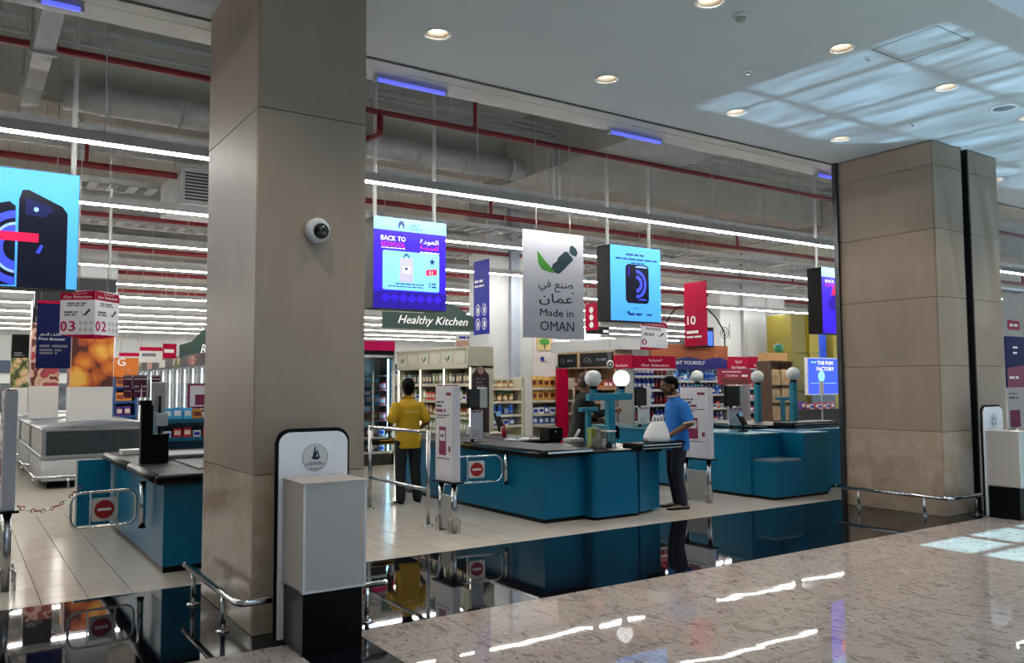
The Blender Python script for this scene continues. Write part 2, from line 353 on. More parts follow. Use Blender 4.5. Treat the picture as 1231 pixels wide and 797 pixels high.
# ---------------------------------------------------------------- mall ceiling with real recesses for the lamps
DL = [(3.52, 6.43), (5.52, 6.45), (7.48, 6.44), (9.45, 6.42), (5.1, 4.64), (6.87, 4.63), (8.74, 4.65), (10.6, 4.65), (3.3, 4.64), (1.4, 4.64), (13.4, 6.42), (12.5, 4.65)]
cb = B().box(-14, 34, 3.4, 7.243, ZC, ZC+.25).build('ceiling_cut', m_white)
cut = B()
for x, y in DL: cut.cyl((x, y, ZC-.1), (x, y, ZC+.16), .105, 32)
co = cut.build('cutter', m_white)
mod = cb.modifiers.new('holes', 'BOOLEAN'); mod.object = co; mod.operation = 'DIFFERENCE'; mod.solver = 'EXACT'
dg = bpy.context.evaluated_depsgraph_get(); me = bpy.data.meshes.new_from_object(cb.evaluated_get(dg))
bpy.data.objects.remove(cb); bpy.data.objects.remove(co)
ceil = struct(obj('ceiling', me), 'smooth white ceiling of the mall walkway')
B().box(-14, 34, 3.37, 3.4, ZC-.0, 9.6).build('fascia', m_white, ceil)
hx0, hx1, hy0, hy1 = 7.15, 7.7, 3.86, 4.5
fr = B()
for a in ((hx0, hx1, hy0, hy0+.008), (hx0, hx1, hy1-.008, hy1), (hx0, hx0+.008, hy0, hy1), (hx1-.008, hx1, hy0, hy1)): fr.box(a[0], a[1], a[2], a[3], ZC-.002, ZC+.01)
fr.build('access_hatch_joint', m_joint, ceil)
# shutter box along the shop front: four stepped aluminium profiles
tr = struct(B().box(-14, 34, 7.243, 7.86, ZC+.07, ZC+.4).box(-14, 34, 7.243, 7.25, ZC-.004, ZC+.07).build('trim_1', m_joint), 'dark shadow gap at the edge of the mall ceiling')
tr2 = struct(B().box(-14, 34, 7.285, 7.40, ZC-.006, ZC+.07).build('trim_2', m_bulk), 'first aluminium shutter profile along the shop front')
tr3 = struct(B().box(-14, 34, 7.425, 7.50, ZC+.01, ZC+.07).build('trim_3', m_bulk), 'narrow aluminium shutter profile along the shop front')
tr4 = struct(B().box(-14, 34, 7.53, 7.86, ZC+.02, ZC+.07).build('trim_4', m_bulk), 'wide aluminium shutter profile along the shop front')
struct(B().box(-14, 34, 7.27, 7.86, ZC+.4, 7.3).build('wall_front', m_concrete), 'blockwork wall above the shop front')

# ---------------------------------------------------------------- the atrium behind the view: walls and a glazed roof
struct(B().box(-14, 34, -10.2, -10, 0, 9.6).build('wall_atrium', m_white), 'white wall on the far side of the atrium')
struct(B().box(-14.2, -14, -10, 7.86, 0, 9.6).build('wall_left', m_white), 'white wall at the left end of the mall')
struct(B().box(34, 34.2, -10, 7.86, 0, 9.6).build('wall_right', m_white), 'white wall at the right end of the mall')
rf = B().box(-14, 34, -10, -7.5, 9.6, 9.8).box(-14, 34, 2.4, 3.4, 9.6, 9.8).box(-14, -2, -7.5, 2.4, 9.6, 9.8).box(24, 34, -7.5, 2.4, 9.6, 9.8).box(-2, 11, -1.0, 2.4, 9.6, 9.8)  # unseen roof, closed on the left to bound the sun patch on the floor
rf = struct(rf.build('roof', m_white), 'unseen white atrium roof, its skylight opening shaped for the sun patch')
mu = B()
for k in range(27): mu.box(-2+k*1.0-.05, -2+k*1.0+.05, -7.5, 2.4, 9.6, 9.8)
for k in range(9): mu.box(-2, 24, -7.5+k*1.24-.035, -7.5+k*1.24+.035, 9.62, 9.76)
mu.build('skylight_mullions', m_galv, rf)

# ---------------------------------------------------------------- supermarket shell
ZS = 6.7
struct(B().box(-14, 44, 7.86, 48, ZS, ZS+.2).build('ceiling_store', m_storeceil), 'painted concrete slab above the supermarket')
struct(B().box(-14, 44, 47.8, 48, 0, ZS).build('wall_back', m_white), 'white rear wall of the supermarket')
struct(B().box(-14.2, -14, 7.86, 48, 0, ZS).build('wall_store_left', m_white), 'white side wall of the supermarket near the freezers')
struct(B().box(44, 44.2, 7.86, 48, 0, ZS).build('wall_store_right', m_white), 'white side wall of the supermarket behind the bags')
# ---------------------------------------------------------------- recessed lamps of the mall ceiling
m_reflector = M('lamp_reflector', 'efe6da', .35, .1, var=.02)
m_bezel = M('lamp_bezel', 'e8e8e6', .4, var=.02)
where_dl = {0: 'beside the stone pillar', 1: 'above the hanging advert screens', 2: 'at the edge of the sun patch near the shutter box', 3: 'just in front of the wide pillar', 4: 'beside the smoke detector',
            5: 'beside the access hatch', 6: 'in the middle of the sun patch', 7: 'beside the round speaker grille', 8: 'overhead before the donation box', 9: 'overhead before the stone pillar', 10: 'behind the wide pillar', 11: 'at the far end of the sun patch'}
dl0 = thing('recessed_downlight', '', 'ceiling light', (DL[0][0], DL[0][1], ZC))
x, y = DL[0]
B().lathe([(.104, -.004), (.128, -.004), (.128, 0), (.122, .004), (.104, .004)], (x, y, ZC-.004), 32).build('bezel', m_bezel, dl0)
B().lathe([(.102, .0), (.085, .13), (.083, .13), (.099, 0)], (x, y, ZC), 32).build('reflector', m_reflector, dl0)
B().lathe([(.001, .0), (.082, 0), (.082, .012), (.001, .012)], (x, y, ZC+.115), 24).build('lamp', m_warm, dl0)
for k, (x, y) in enumerate(DL):
    lab = 'round recessed downlight glowing warm ' + where_dl.get(k, 'in the mall ceiling outside the main view')
    o = dl0 if k == 0 else dup(dl0, (x, y, ZC)); o['label'] = lab; o['group'] = 'recessed downlights of the mall ceiling'
    li = bpy.data.lights.new('downlight', 'SPOT'); li.energy = 60; li.color = (1, .82, .62); li.spot_size = 1.7; li.spot_blend = .7; li.shadow_soft_size = .06
    lo = bpy.data.objects.new('downlight', li); C.objects.link(lo); lo.parent = o; lo.location = (0, 0, .1)
t = thing('smoke_detector', 'white round smoke detector on the mall ceiling', 'smoke detector', (5.51, 4.67, ZC))
B().lathe([(.001, 0), (.062, 0), (.062, -.02), (.05, -.03), (.001, -.03)][::-1], (5.51, 4.67, ZC), 24).build('base', m_white, t)
B().lathe([(.001, -.03), (.042, -.03), (.045, -.05), (.03, -.066), (.001, -.066)][::-1], (5.51, 4.67, ZC), 24).build('sensor_head', M('grey_plastic', 'a6a6a2', .5), t)
t = thing('ceiling_speaker', 'round grey speaker grille in the sunlit ceiling', 'speaker', (9.97, 4.65, ZC))
B().lathe([(.115, 0), (.15, 0), (.15, -.008), (.115, -.012)], (9.97, 4.65, ZC), 32).build('rim', m_bezel, t)
B().lathe([(.001, -.004), (.115, -.004), (.115, -.001), (.001, -.001)], (9.97, 4.65, ZC), 32).build('grille', M('speaker_grille', '8c9296', .6, .3), t)
for (px, py, lab) in ((1043, 69, 'small sprinkler rosette beside the access hatch'), (899, 85, 'small sprinkler rosette near the smoke detector'), (1097, 148, 'small sprinkler rosette in the sun patch above the wide pillar')):
    p = atz(px, py, ZC); t = thing('ceiling_sprinkler', lab, 'sprinkler', (p.x, p.y, ZC), 'sprinkler heads of the mall ceiling')
    B().lathe([(.001, 0), (.04, 0), (.032, -.012), (.001, -.014)], (p.x, p.y, ZC), 20).build('rosette', m_bezel, t)
    B().cyl((p.x, p.y, ZC-.012), (p.x, p.y, ZC-.03), .01, 10, m_chrome).lathe([(.001, 0), (.018, 0), (.018, -.003), (.001, -.003)], (p.x, p.y, ZC-.03), 12, m_chrome).build('deflector', m_chrome, t)

# ---------------------------------------------------------------- camera on the pillar
c = Vector((2.156, YF, 2.828))
t = thing('security_camera', 'white dome security camera on the stone pillar', 'camera', c)
B().lathe([(.001, 0), (.088, 0), (.092, .012), (.09, .05), (.075, .075), (.06, .08), (.001, .08)], c, 28, axis='-y').build('housing', m_white, t)
B().sphere(c+Vector((.008, -.085, -.012)), .058, 24, sc=(1, .7, 1)).build('dome', M('smoked_dome', '0b0b0d', .08, coat=.5), t)
B().lathe([(.012, 0), (.03, 0), (.03, .012), (.018, .012)], c+Vector((.008, -.118, -.016)), 20, axis='-y').build('lens_ring', m_darkmetal, t)

# ---------------------------------------------------------------- guard rails round the pillars
def rail(path, plates, ztop, label):
    t = thing('guard_rail', label, 'rail', (path[0][0], path[0][1], 0), 'low chrome guard rails round the pillars')
    pts = []
    P = [Vector((x, y, ztop)) for x, y in path]
    for i, p in enumerate(P):                           # rounded corners
        if 0 < i < len(P)-1:
            a = (P[i-1]-p).normalized()*.09; b = (P[i+1]-p).normalized()*.09
            pts += [p+a*(1-s)**2+b*s**2 for s in (0, .25, .5, .75, 1)]
        else: pts.append(p)
    B().tube(pts, .024, 14).build('rail_tube', m_chrome, t)
    for e in (P[0], P[-1]): B().sphere(e, .025, 12).build('end_cap', m_chrome, t)
    for x, y in plates:
        B().cyl((x, y, 0), (x, y, ztop), .017, 12).build('post', m_chrome, t)
        B().lathe([(.001, .0), (.045, 0), (.045, .008), (.022, .016), (.001, .016)], (x, y, 0), 20).build('base_plate', m_chrome, t)
    return t
rail([(1.60, 7.16), (1.60, 5.66), (2.66, 5.66)], [(1.60, 6.89), (1.60, 6.02), (2.52, 5.66)], .26, 'low chrome rail round the foot of the pillar behind the donation box')
rail([(10.33, 7.25), (10.33, 5.655), (11.15, 5.655)], [(10.33, 6.91), (10.33, 5.98), (10.97, 5.655)], .25, 'low chrome rail round the foot of the wide pillar')

# ---------------------------------------------------------------- donation boxes
m_board = M('glossy_white_board', 'ece9e8', .2, var=.01)
m_acr = M('frosted_acrylic', 'e8ddd4', .5, trans=.45, var=.01, spec=.5)
m_seal = M('grey_seal_print', 'c9c6c4', .5, var=.02)
def donation(x0, yb, label, seal):
    w = .53; t = thing('donation_box', label, 'donation box', (x0+w/2, yb-.15, 0))
    O = Vector((x0, yb, .02)); H = 1.39
    B().prism(rrect(w, H, .10, 8, which=(0, 1, 1, 0)), O, X, Z, Y*.02).build('back_panel', m_black, t, .002, 1)
    B().prism(rrect(w-.04, H-.025, .085, 8, which=(0, 1, 1, 0)), O+Vector((.022, -.012, 0)), X, Z, Y*.012).build('front_board', m_board, t, .001, 1)
    cx, cz = w/2+.01, 1.19
    yy = yb-.0125
    flat(circ(cx, cz, .092, 40), m_seal, t, (x0, yy, .02), X, Z, 'seal')
    if seal:
        ring = B()
        for k in range(48):
            a, b = 2*PI*k/48, 2*PI*(k+.6)/48
            ring.prism([(cx+.089*math.cos(a), cz+.089*math.sin(a)), (cx+.092*math.cos(a), cz+.092*math.sin(a)), (cx+.092*math.cos(b), cz+.092*math.sin(b)), (cx+.089*math.cos(b), cz+.089*math.sin(b))], (x0, yy-.002, .02), X, Z, -Y*.001)
        ring.build('seal_border', m_gtext, t)
        flat([(cx-.02, cz+.0), (cx-.004, cz+.075), (cx+.004, cz+.07), (cx+.0, cz+.035), (cx+.016, cz+.05), (cx+.03, cz+.005), (cx+.022, cz-.0), (cx+.012, cz+.03), (cx+.004, cz+.0)], m_dtext, t, (x0, yy-.0015, .02), X, Z, 'emblem')
        flat(circ(cx+.004, cz+.004, .032, 16, PI, 2*PI, .02), m_dtext, t, (x0, yy-.0015, .02), X, Z, 'emblem')
        bars(t, m_gtext, (x0, yy-.0015, .02), X, Z, [(cx-.045, cx+.045, cz-.034, .006), (cx-.07, cx+.07, cz-.046, .005), (cx-.04, cx+.04, cz-.076, .005)])
    else:
        flat(circ(cx, cz-.01, .05, 24), m_gtext, t, (x0, yy-.0015, .02), X, Z, 'emblem')
        flat(circ(cx, cz-.01, .035, 24), m_seal, t, (x0, yy-.003, .02), X, Z, 'emblem')
    bx0, bx1, by0, by1 = x0+.05, x0+.475, yb-.42, yb-.02
    B().box(bx0+.012, bx1-.012, by0+.03, by1, 0, .395).build('plinth', m_black, t, .003, 1)
    a = B(); th = .008; z0, z1 = .395, 1.075
    a.box(bx0, bx1, by0, by0+th, z0, z1).box(bx0, bx0+th, by0+th, by1, z0, z1).box(bx1-th, bx1, by0+th, by1, z0, z1).box(bx0, bx1, by0, by1, z0-.001, z0+th)
    a.box(bx0-.006, bx1+.006, by0-.006, by1, z1, z1+.01).build('acrylic_case', m_acr, t)
    for ex, ey in ((bx0, by0), (bx1-.012, by0), (bx0, by1-.012), (bx1-.012, by1-.012)): boxpart('case_edge', M('acrylic_edge', 'e9e6e6', .3, trans=.2, var=0), t, ex-.001, ex+.013, ey-.001, ey+.013, z0, z1)
    boxpart('case_edge', M('acrylic_edge', 'e9e6e6'), t, bx0-.001, bx1+.001, by0-.002, by0+.002, z0, z0+.014)
    B().sphere((x0+.2, by0+.16, z0+.02), .10, 14, sc=(1.1, .9, .22)).sphere((x0+.27, by0+.2, z0+.02), .07, 12, sc=(1, 1, .25)).build('coin_heap', M('coins_and_notes', '7d7675', .6, var=.3, scale=30), t)
    return t
donation(1.80, 5.55, 'white charity donation box with frosted case in front of the stone pillar', True)
donation(10.87, 5.50, 'white charity donation box by the wide pillar', False)
# ---------------------------------------------------------------- LED light rows of the supermarket
LEDY = [9.75+3.3*k for k in range(11)]; LZ = 4.3
ordn = ['nearest', 'second', 'third', 'fourth', 'fifth', 'sixth', 'seventh', 'eighth', 'ninth', 'tenth', 'eleventh']
for k, y in enumerate(LEDY):
    x0, x1 = -7-.6*k, 26+1.3*k
    t = thing('led_light_row', 'long white LED light row of the supermarket, %s from the shop front' % ordn[k], 'ceiling light', ((x0+x1)/2, y, LZ), 'LED rows of the supermarket')
    B().box(x0, x1, y-.045, y+.045, LZ+.02, LZ+.13).build('housing', M('trunking_grey', 'b4b3b0', .5, .1), t)
    B().box(x0, x1, y-.02, y+.02, LZ-.002, LZ+.02).build('diffuser', m_led, t)
    n = 14
    for i in range(n):
        x = x0+1.2+(x1-x0-2.4)*i/(n-1)
        B().cyl((x, y, LZ+.13), (x, y, ZS), .006, 6).build('hanger_wire', m_galv, t)

# ---------------------------------------------------------------- sprinkler pipes, trays, ducts and beams overhead
def overhead(name, label, cat, b, mat, group=None): o = b.build(name, mat); return tag(o, label, cat, group)
p_y, p_z = 10.5, 5.52
t = thing('sprinkler_pipe', 'dark red sprinkler pipe running above the nearest light row', 'pipe', (6, p_y, p_z), 'red sprinkler pipes')
B().tube([(-9, p_y, p_z), (28, p_y, p_z)], .042, 10).build('main_pipe', m_red_pipe, t)
for px in (571, 781, 190/3.06):
    q = at(px, 150, p_y); B().cyl((q.x, p_y, p_z), (q.x, p_y, p_z+.48), .028, 8).build('riser', m_red_pipe, t)
    B().cyl((q.x, p_y, p_z-.0), (q.x, p_y, p_z+.06), .05, 8).build('tee_joint', m_red_pipe, t)
q = at(457, 132, p_y); a = at(457, 158, p_y)
B().tube([(q.x, p_y, p_z), (q.x, p_y, a.z+.04), (q.x-.03, p_y-.05, a.z-.06), (q.x-.3, p_y-.4, a.z-.25), (q.x-.6, p_y-.8, a.z-.4)], .045, 10).build('bend', m_red_pipe, t)
for px in (541, 689, 808, 915, 945, 30, 120):
    q = at(px, 150, p_y); B().cyl((q.x, p_y, p_z+.03), (q.x, p_y, ZS), .006, 6).box(q.x-.03, q.x+.03, p_y-.055, p_y+.055, p_z+.035, p_z+.06).build('hanger', m_galv, t)
for k, (y, z, r) in enumerate(((13.4, 4.95, .05), (17.2, 4.95, .045), (21.6, 5.0, .06), (26, 5.0, .06), (31, 5.0, .06))):
    t = thing('sprinkler_pipe', 'dark red sprinkler pipe deeper in the supermarket, %s behind the nearest one' % ordn[k+1].replace('second', 'first').replace('third', 'second').replace('fourth', 'third').replace('fifth', 'fourth').replace('sixth', 'fifth'), 'pipe', (10, y, z), 'red sprinkler pipes')
    B().tube([(-10, y, z), (34, y, z)], r, 8).build('main_pipe', m_red_pipe, t)
    for i in range(9): B().cyl((-8+i*5, y, z), (-8+i*5, y, ZS), .006, 6).build('hanger', m_galv, t)
    for i in range(6): B().cyl((-5.5+i*7, y, z), (-5.5+i*7, y, z+.4), r*.6, 8).build('riser', m_red_pipe, t)
def tray(y, z, w, label, x0=-10, x1=34):
    t = thing('cable_tray', label, 'cable tray', ((x0+x1)/2, y, z), 'galvanised cable trays')
    B().box(x0, x1, y-w/2, y-w/2+.012, z, z+.09).box(x0, x1, y+w/2-.012, y+w/2, z, z+.09).build('side_rail', m_galv, t)
    r = B(); n = int((x1-x0)/.3)
    for i in range(n): r.box(x0+.3*i, x0+.3*i+.14, y-w/2, y+w/2, z, z+.012)
    r = r.build('rungs', M('tray_grey', '83868a', .6), t); r['kind'] = 'stuff'
    for i in range(10):
        x = x0+1+(x1-x0-2)*i/9
        B().cyl((x, y-w/2+.02, z), (x, y-w/2+.02, ZS), .006, 6).cyl((x, y+w/2-.02, z), (x, y+w/2-.02, ZS), .006, 6).box(x-.02, x+.02, y-w/2-.05, y+w/2+.05, z-.03, z).build('trapeze_hanger', m_galv, t)
tray(12.0, 5.0, .5, 'wide cable tray just behind the nearest light row')
tray(12.75, 5.15, .35, 'narrow cable tray behind the wide one')
tray(15.0, 5.0, .6, 'cable tray between the second and third light rows')
tray(18.3, 5.0, .6, 'cable tray between the third and fourth light rows')
tray(21.0, 5.1, .7, 'cable tray behind the fourth light row')
tray(24.8, 5.1, .7, 'cable tray behind the fifth light row')
for k, (y, z, r, lab) in enumerate(((12.4, 5.62, .20, 'grey spiral duct right above the nearest light row'), (14.5, 5.6, .16, 'slim spiral duct behind the nearest cable trays'), (18.7, 5.55, .22, 'spiral duct above the third light row'), (20.4, 5.6, .28, 'wide spiral duct in the middle of the store'), (23.45, 5.55, .28, 'wide spiral duct above the fifth light row'), (28.0, 5.5, .32, 'widest spiral duct towards the rear wall'))):
    t = thing('air_duct', lab, 'duct', (10, y, z), 'galvanised air ducts')
    B().tube([(1.1 if k == 0 else -12, y, z), (8.5 if k == 0 else 18.3, y, z)], r, 18).build('duct_body', m_galv, t)
    for i in range(8):
        x = (1.6+i*.95) if k == 0 else -10+i*4; B().tube([(x-.03, y, z), (x+.03, y, z)], r+.012, 18).build('duct_flange', m_galv, t)
for k, (y, z, x0, x1) in enumerate(((9.0, 5.9, -10, 30), (9.25, 5.75, -10, 30), (11.1, 6.05, -10, 30), (11.3, 6.15, -10, 30), (11.6, 6.05, -10, 30))):
    t = thing('conduit', 'thin grey electrical conduit along the shop front, line %s from the shutter' % ordn[k].replace('nearest', 'first'), 'conduit', (x0, y, z), 'grey conduits')
    B().tube([(x0, y, z), (x1, y, z)], .018, 8).build('conduit_tube', m_galv, t)
    for i in range(12): B().cyl((x0+2+i*3.1, y, z), (x0+2+i*3.1, y, ZS), .004, 6).build('hanger', m_galv, t)
for k in range(3):
    xd = 8.12+.16*k; y = 11.02+.05*k; z = 5.80+.09*k; t = thing('conduit', 'grey conduit bending down beside the deep beam, %s of three' % ['first', 'second', 'third'][k], 'conduit', (xd, y, z), 'grey conduits')
    B().tube([(2.9, y, z), (xd-.15, y, z), (xd-.05, y, z-.03), (xd, y, z-.13), (xd, y, 4.75)], .017, 8).build('conduit_tube', m_galv, t)
    for i in range(4): B().cyl((3.4+i*1.3, y, z), (3.4+i*1.3, y, ZS), .004, 6).build('hanger', m_galv, t)
# concrete beams
for k, (x0, x1, y0, y1, z0, lab) in enumerate(((8.7, 10.6, 7.9, 14.0, 5.55, 'deep concrete beam above the hanging phone advert'), (-13, 40, 13.2, 13.9, 5.75, 'concrete cross beam behind the nearest light row'), (18.5, 19.4, 7.9, 40, 5.6, 'concrete beam running back above the yellow column'),
        (-13, 40, 22.3, 22.9, 5.8, 'concrete cross beam in the middle of the store'), (-13, 40, 32, 32.6, 5.8, 'concrete cross beam towards the rear'))):
    struct(B().box(x0, x1, y0, y1, z0, ZS).build('beam', m_concrete, None), lab)
# rectangular ducts running back
t = thing('air_duct', 'white rectangular duct running back above the phone advert by the pillar', 'duct', (.75, 11, 5.6), 'galvanised air ducts')
q = at(75, 90, 9.5)
B().box(.60, .80, 8.1, 13.0, 5.40, 5.85).build('duct_body', M('white_duct', 'c9c9c6', .5), t)
for y in (8.9, 10.3, 11.7): B().box(.57, .83, y, y+.05, 5.37, 5.88).box(.68, .72, y, y+.05, 5.85, ZS-.01).build('duct_flange', m_galv, t)
t = thing('fan_coil_unit', 'grey boxed fan coil unit hanging beside the pillar', 'air unit', (3.0, 13.2, 4.6))
a, b = at(216, 205, 13.2), at(250, 248, 13.2)
B().box(a.x, b.x+.7, 13.1, 14.6, b.z, a.z+.05).build('casing', m_galv, t, .01, 1)
g = B()
for i in range(9): g.box(a.x+.06, b.x+.6, 13.085, 13.1, b.z+.05+i*.05, b.z+.075+i*.05)
g.build('louvre', m_darkmetal, t)
for x in (a.x+.05, b.x+.6): B().cyl((x, 13.8, a.z), (x, 13.8, ZS), .006, 6).build('hanger', m_galv, t)
# violet tube lights at the back of the shutter box
for (px0, py0, px1, py1, lab) in ((450, 94, 537, 113, 'violet tube light on the shutter box beside the stone pillar'), (733, 157, 794, 172, 'violet tube light on the shutter box above the phone advert'), (983, 209, 1003, 215, 'violet tube light on the shutter box beside the wide pillar'), (45, -2, 101, 13, 'violet tube light on the shutter box in the top corner')):
    a, b = atz(px0, py0, 4.87), atz(px1, py1, 4.87); y = (a.y+b.y)/2
    t = thing('tube_light', lab, 'tube light', ((a.x+b.x)/2, y, 4.87), 'violet tube lights')
    B().box(a.x, b.x, y-.03, y+.03, 4.88, 4.92).build('batten', m_white, t)
    B().tube([(a.x+.03, y, 4.862), (b.x-.03, y, 4.862)], .019, 10).build('tube', m_blueglow, t)
    for e in (a.x, b.x-.03): B().box(e, e+.03, y-.025, y+.025, 4.84, 4.89).build('end_cap', m_white, t)

# ---------------------------------------------------------------- advert screens
m_sblue = M('screen_sky_blue', '50a8ff', .4, var=.03, emit=.62, spec=.2, scale=3)
m_sviolet = M('screen_violet', '3a1ee0', .3, var=.10, emit=.60, scale=2)
m_sdark = M('screen_dark_violet', '2a12a0', .3, var=.1, emit=.5)
m_spale = M('screen_pale_blue', '86d2ff', .3, var=.03, emit=.75)
m_sblack = M('screen_phone_black', '0a0c22', .3, var=.3, emit=.25)
m_sring = M('screen_phone_ring', '3d4bff', .3, var=.3, emit=.8, scale=4)
m_sringl = M('screen_phone_ring_light', '8fb4ff', .3, var=.2, emit=.8, scale=4)
m_sred = M('screen_red', 'e01a4a', .3, var=.04, emit=.7)
m_swhite = M('screen_white', 'f4f6ff', .3, var=0, emit=.8)
m_snavy = M('screen_navy_text', '123a7a', .3, var=0, emit=.35)
def screen(px0, py0, px1, py1, y, label, depth=.16, face=None, rods=True):
    a, b = at(px0, py0, y), at(px1, py1, y)
    x0, x1, z1, z0 = a.x, b.x, a.z, b.z
    t = thing('advert_screen', label, 'screen', ((x0+x1)/2, y, z0), 'double sided advert screens over the tills')
    B().box(x0, x1, y, y+depth*2.2, z0, z1).build('cabinet', m_dark, t, .006, 1)
    B().box(x0+.005, x1-.005, y-.006, y, z0+.005, z1-.005).build('display', face or m_sblue, t)
    if rods:
        for x in (x0+.1, x1-.1): B().cyl((x, y+.18, z1), (x, y+.18, ZS), .03, 10).build('hanging_post', m_bezel, t)
    return t, x0, x1, z0, z1
def pic(t, O, w, h):
    """returns a function that lays a shape given in 0..1 of the display"""
    def f(pts, mat, lift=.001, name='picture'): return flat([(px*w, pz*h) for px, pz in pts], mat, t, O, X, Z, name, lift)
    return f
SY = 10.6
def phone(f, cx, cz, w, h, back=False):
    f(rrect(w, h, w*.14, 6, cx-w/2, cz-h/2), m_sblack, .001, 'phone_picture')
# the violet back to school advert
t, x0, x1, z0, z1 = screen(449, 259, 536, 374, SY, 'violet back to school advert screen hanging beside the stone pillar', face=m_sviolet)
w_, h_ = x1-x0, z1-z0; O = Vector((x0, SY-.006, z0)); f = pic(t, O, w_, h_)
f([(0, .86), (1, .86), (1, 1), (0, 1)], m_spale); f([(0, 0), (1, 0), (1, .19), (0, .19)], m_sdark)
for i in range(7): f([(.10+.12*i, .12), (.16+.12*i, .07), (.22+.12*i, .12), (.16+.12*i, .17)], m_sviolet, .002)
f(rrect(.78, .43, .02, 3, .12, .205), m_spale, .002)
f(circ(.37, .925, .042, 16, 0, PI, .05)+[(.33, .89), (.345, .89), (.36, .93), (.38, .93), (.40, .89), (.41, .89)], m_snavy, .002, 'logo')
text('كارفور', m_snavy, t, O+Vector((.56*w_, -.002, .925*h_)), X, Z, h=.038*h_, ar=True, bold=.02)
text('Carrefour', m_snavy, t, O+Vector((.56*w_, -.002, .882*h_)), X, Z, h=.034*h_, bold=.02)
text('BACK TO', m_swhite, t, O+Vector((.26*w_, -.001, .745*h_)), X, Z, w=.33*w_, h=.055*h_, bold=.02)
text('SCHOOL', m_sred, t, O+Vector((.26*w_, -.001, .68*h_)), X, Z, w=.33*w_, h=.05*h_, bold=.02)
text('العودة', m_swhite, t, O+Vector((.76*w_, -.001, .745*h_)), X, Z, w=.26*w_, h=.05*h_, ar=True, bold=.02)
text('للمدرسة', m_sred, t, O+Vector((.76*w_, -.001, .68*h_)), X, Z, w=.26*w_, h=.05*h_, ar=True, bold=.02)
bars(t, m_swhite, O, X, Z, [(.10*w_, .42*w_, .665*h_, .012), (.63*w_, .9*w_, .645*h_, .016)])
f(rrect(.18, .27, .01, 3, .35, .295), M('screen_bag', 'b7b4e6', .3, emit=.7), .003); f(circ(.44, .565, .04, 14, 0, PI, .05)+circ(.44, .565, .025, 14, 0, PI, .03)[::-1], m_snavy, .003)
f([(.39, .40), (.49, .40), (.49, .47), (.39, .47)], m_swhite, .004); f([(.42, .43), (.46, .43), (.46, .46), (.42, .46)], m_snavy, .005)
f([(.715, .385), (.865, .40), (.865, .465), (.715, .45)], m_sred, .003, 'price_tag'); [text('5', m_swhite, t, O+Vector((q_*w_, -.004, .405*h_)), X, Z, h=.035*h_, bold=.02) for q_ in (.765, .80)]
f([(.80+.05*math.cos(PI/2+k*PI/5)*(1 if k % 2 == 0 else .4), .545+.045*math.sin(PI/2+k*PI/5)*(1 if k % 2 == 0 else .4)) for k in range(10)], m_snavy, .003)
text('3', m_snavy, t, O+Vector((.76*w_, -.003, .255*h_)), X, Z, h=.055*h_, bold=.01)
bars(t, m_snavy, O, X, Z, [(.29*w_, .68*w_, .275*h_, .016), (.19*w_, .68*w_, .245*h_, .014), (.79*w_, .86*w_, .295*h_, .02), (.79*w_, .86*w_, .26*h_, .02)], lift=.004)
# the phone advert between the hanging boards
t, x0, x1, z0, z1 = screen(733, 293, 795, 388, SY, 'light blue phone advert screen hanging behind the white green-tick board')
w_, h_ = x1-x0, z1-z0; O = Vector((x0, SY-.006, z0)); f = pic(t, O, w_, h_)
phone(f, .52, .50, .46, .52)
for r, mt in ((.20, m_sring), (.155, m_sblack), (.12, m_sring), (.07, m_sblack)): f([(max(.30, min(.735, px)), max(.25, min(.75, pz))) for px, pz in circ(.50, .50, r, 30, -PI/2, PI/2, r*.95)], mt, .002+.001*(.2-r)*20, 'phone_picture')
f(circ(.60, .72, .12, 14, 0, PI, .025), m_sringl, .002, 'phone_picture'); f(circ(.62, .285, .09, 14, 0, PI, .02), m_sring, .002, 'phone_picture'); f(rrect(.03, .12, .01, 3, .34, .6), m_sdark, .002, 'phone_picture')
bars(t, m_snavy, O, X, Z, [(.30*w_, .70*w_, .885*h_, .035), (.10*w_, .92*w_, .825*h_, .03), (.40*w_, .66*w_, .775*h_, .022), (.34*w_, .6*w_, .095*h_, .04), (.70*w_, .80*w_, .095*h_, .03)])
text('iPhone 12', m_snavy, t, O+Vector((.52*w_, 0, .165*h_)), X, Z, h=.028*h_)
f(circ(.34, .10, .03, 14, 0, PI, .035), m_snavy, .002, 'logo')
# the violet screen beside the wide pillar
t, x0, x1, z0, z1 = screen(987, 321, 1042, 403, SY, 'violet advert screen half hidden behind the wide pillar', face=m_sviolet)
w_, h_ = x1-x0, z1-z0; O = Vector((x0, SY-.006, z0)); f = pic(t, O, w_, h_)
f([(0, .86), (1, .86), (1, 1), (0, 1)], m_spale); f([(.10, .45), (.24, .60), (.36, .72), (.5, .5), (.3, .35), (.16, .36)], m_sdark, .002); f([(.28, .05), (.5, .02), (.6, .22), (.36, .28)], m_sred, .002, 'price_tag')
f([(.2, .58), (.42, .62), (.42, .7), (.25, .72)], m_sred, .003)
text('BACK TO', m_swhite, t, O+Vector((.24*w_, -.001, .775*h_)), X, Z, w=.33*w_, h=.045*h_, bold=.02)
text('SCHOOL', m_sred, t, O+Vector((.24*w_, -.001, .715*h_)), X, Z, w=.33*w_, h=.045*h_, bold=.02)
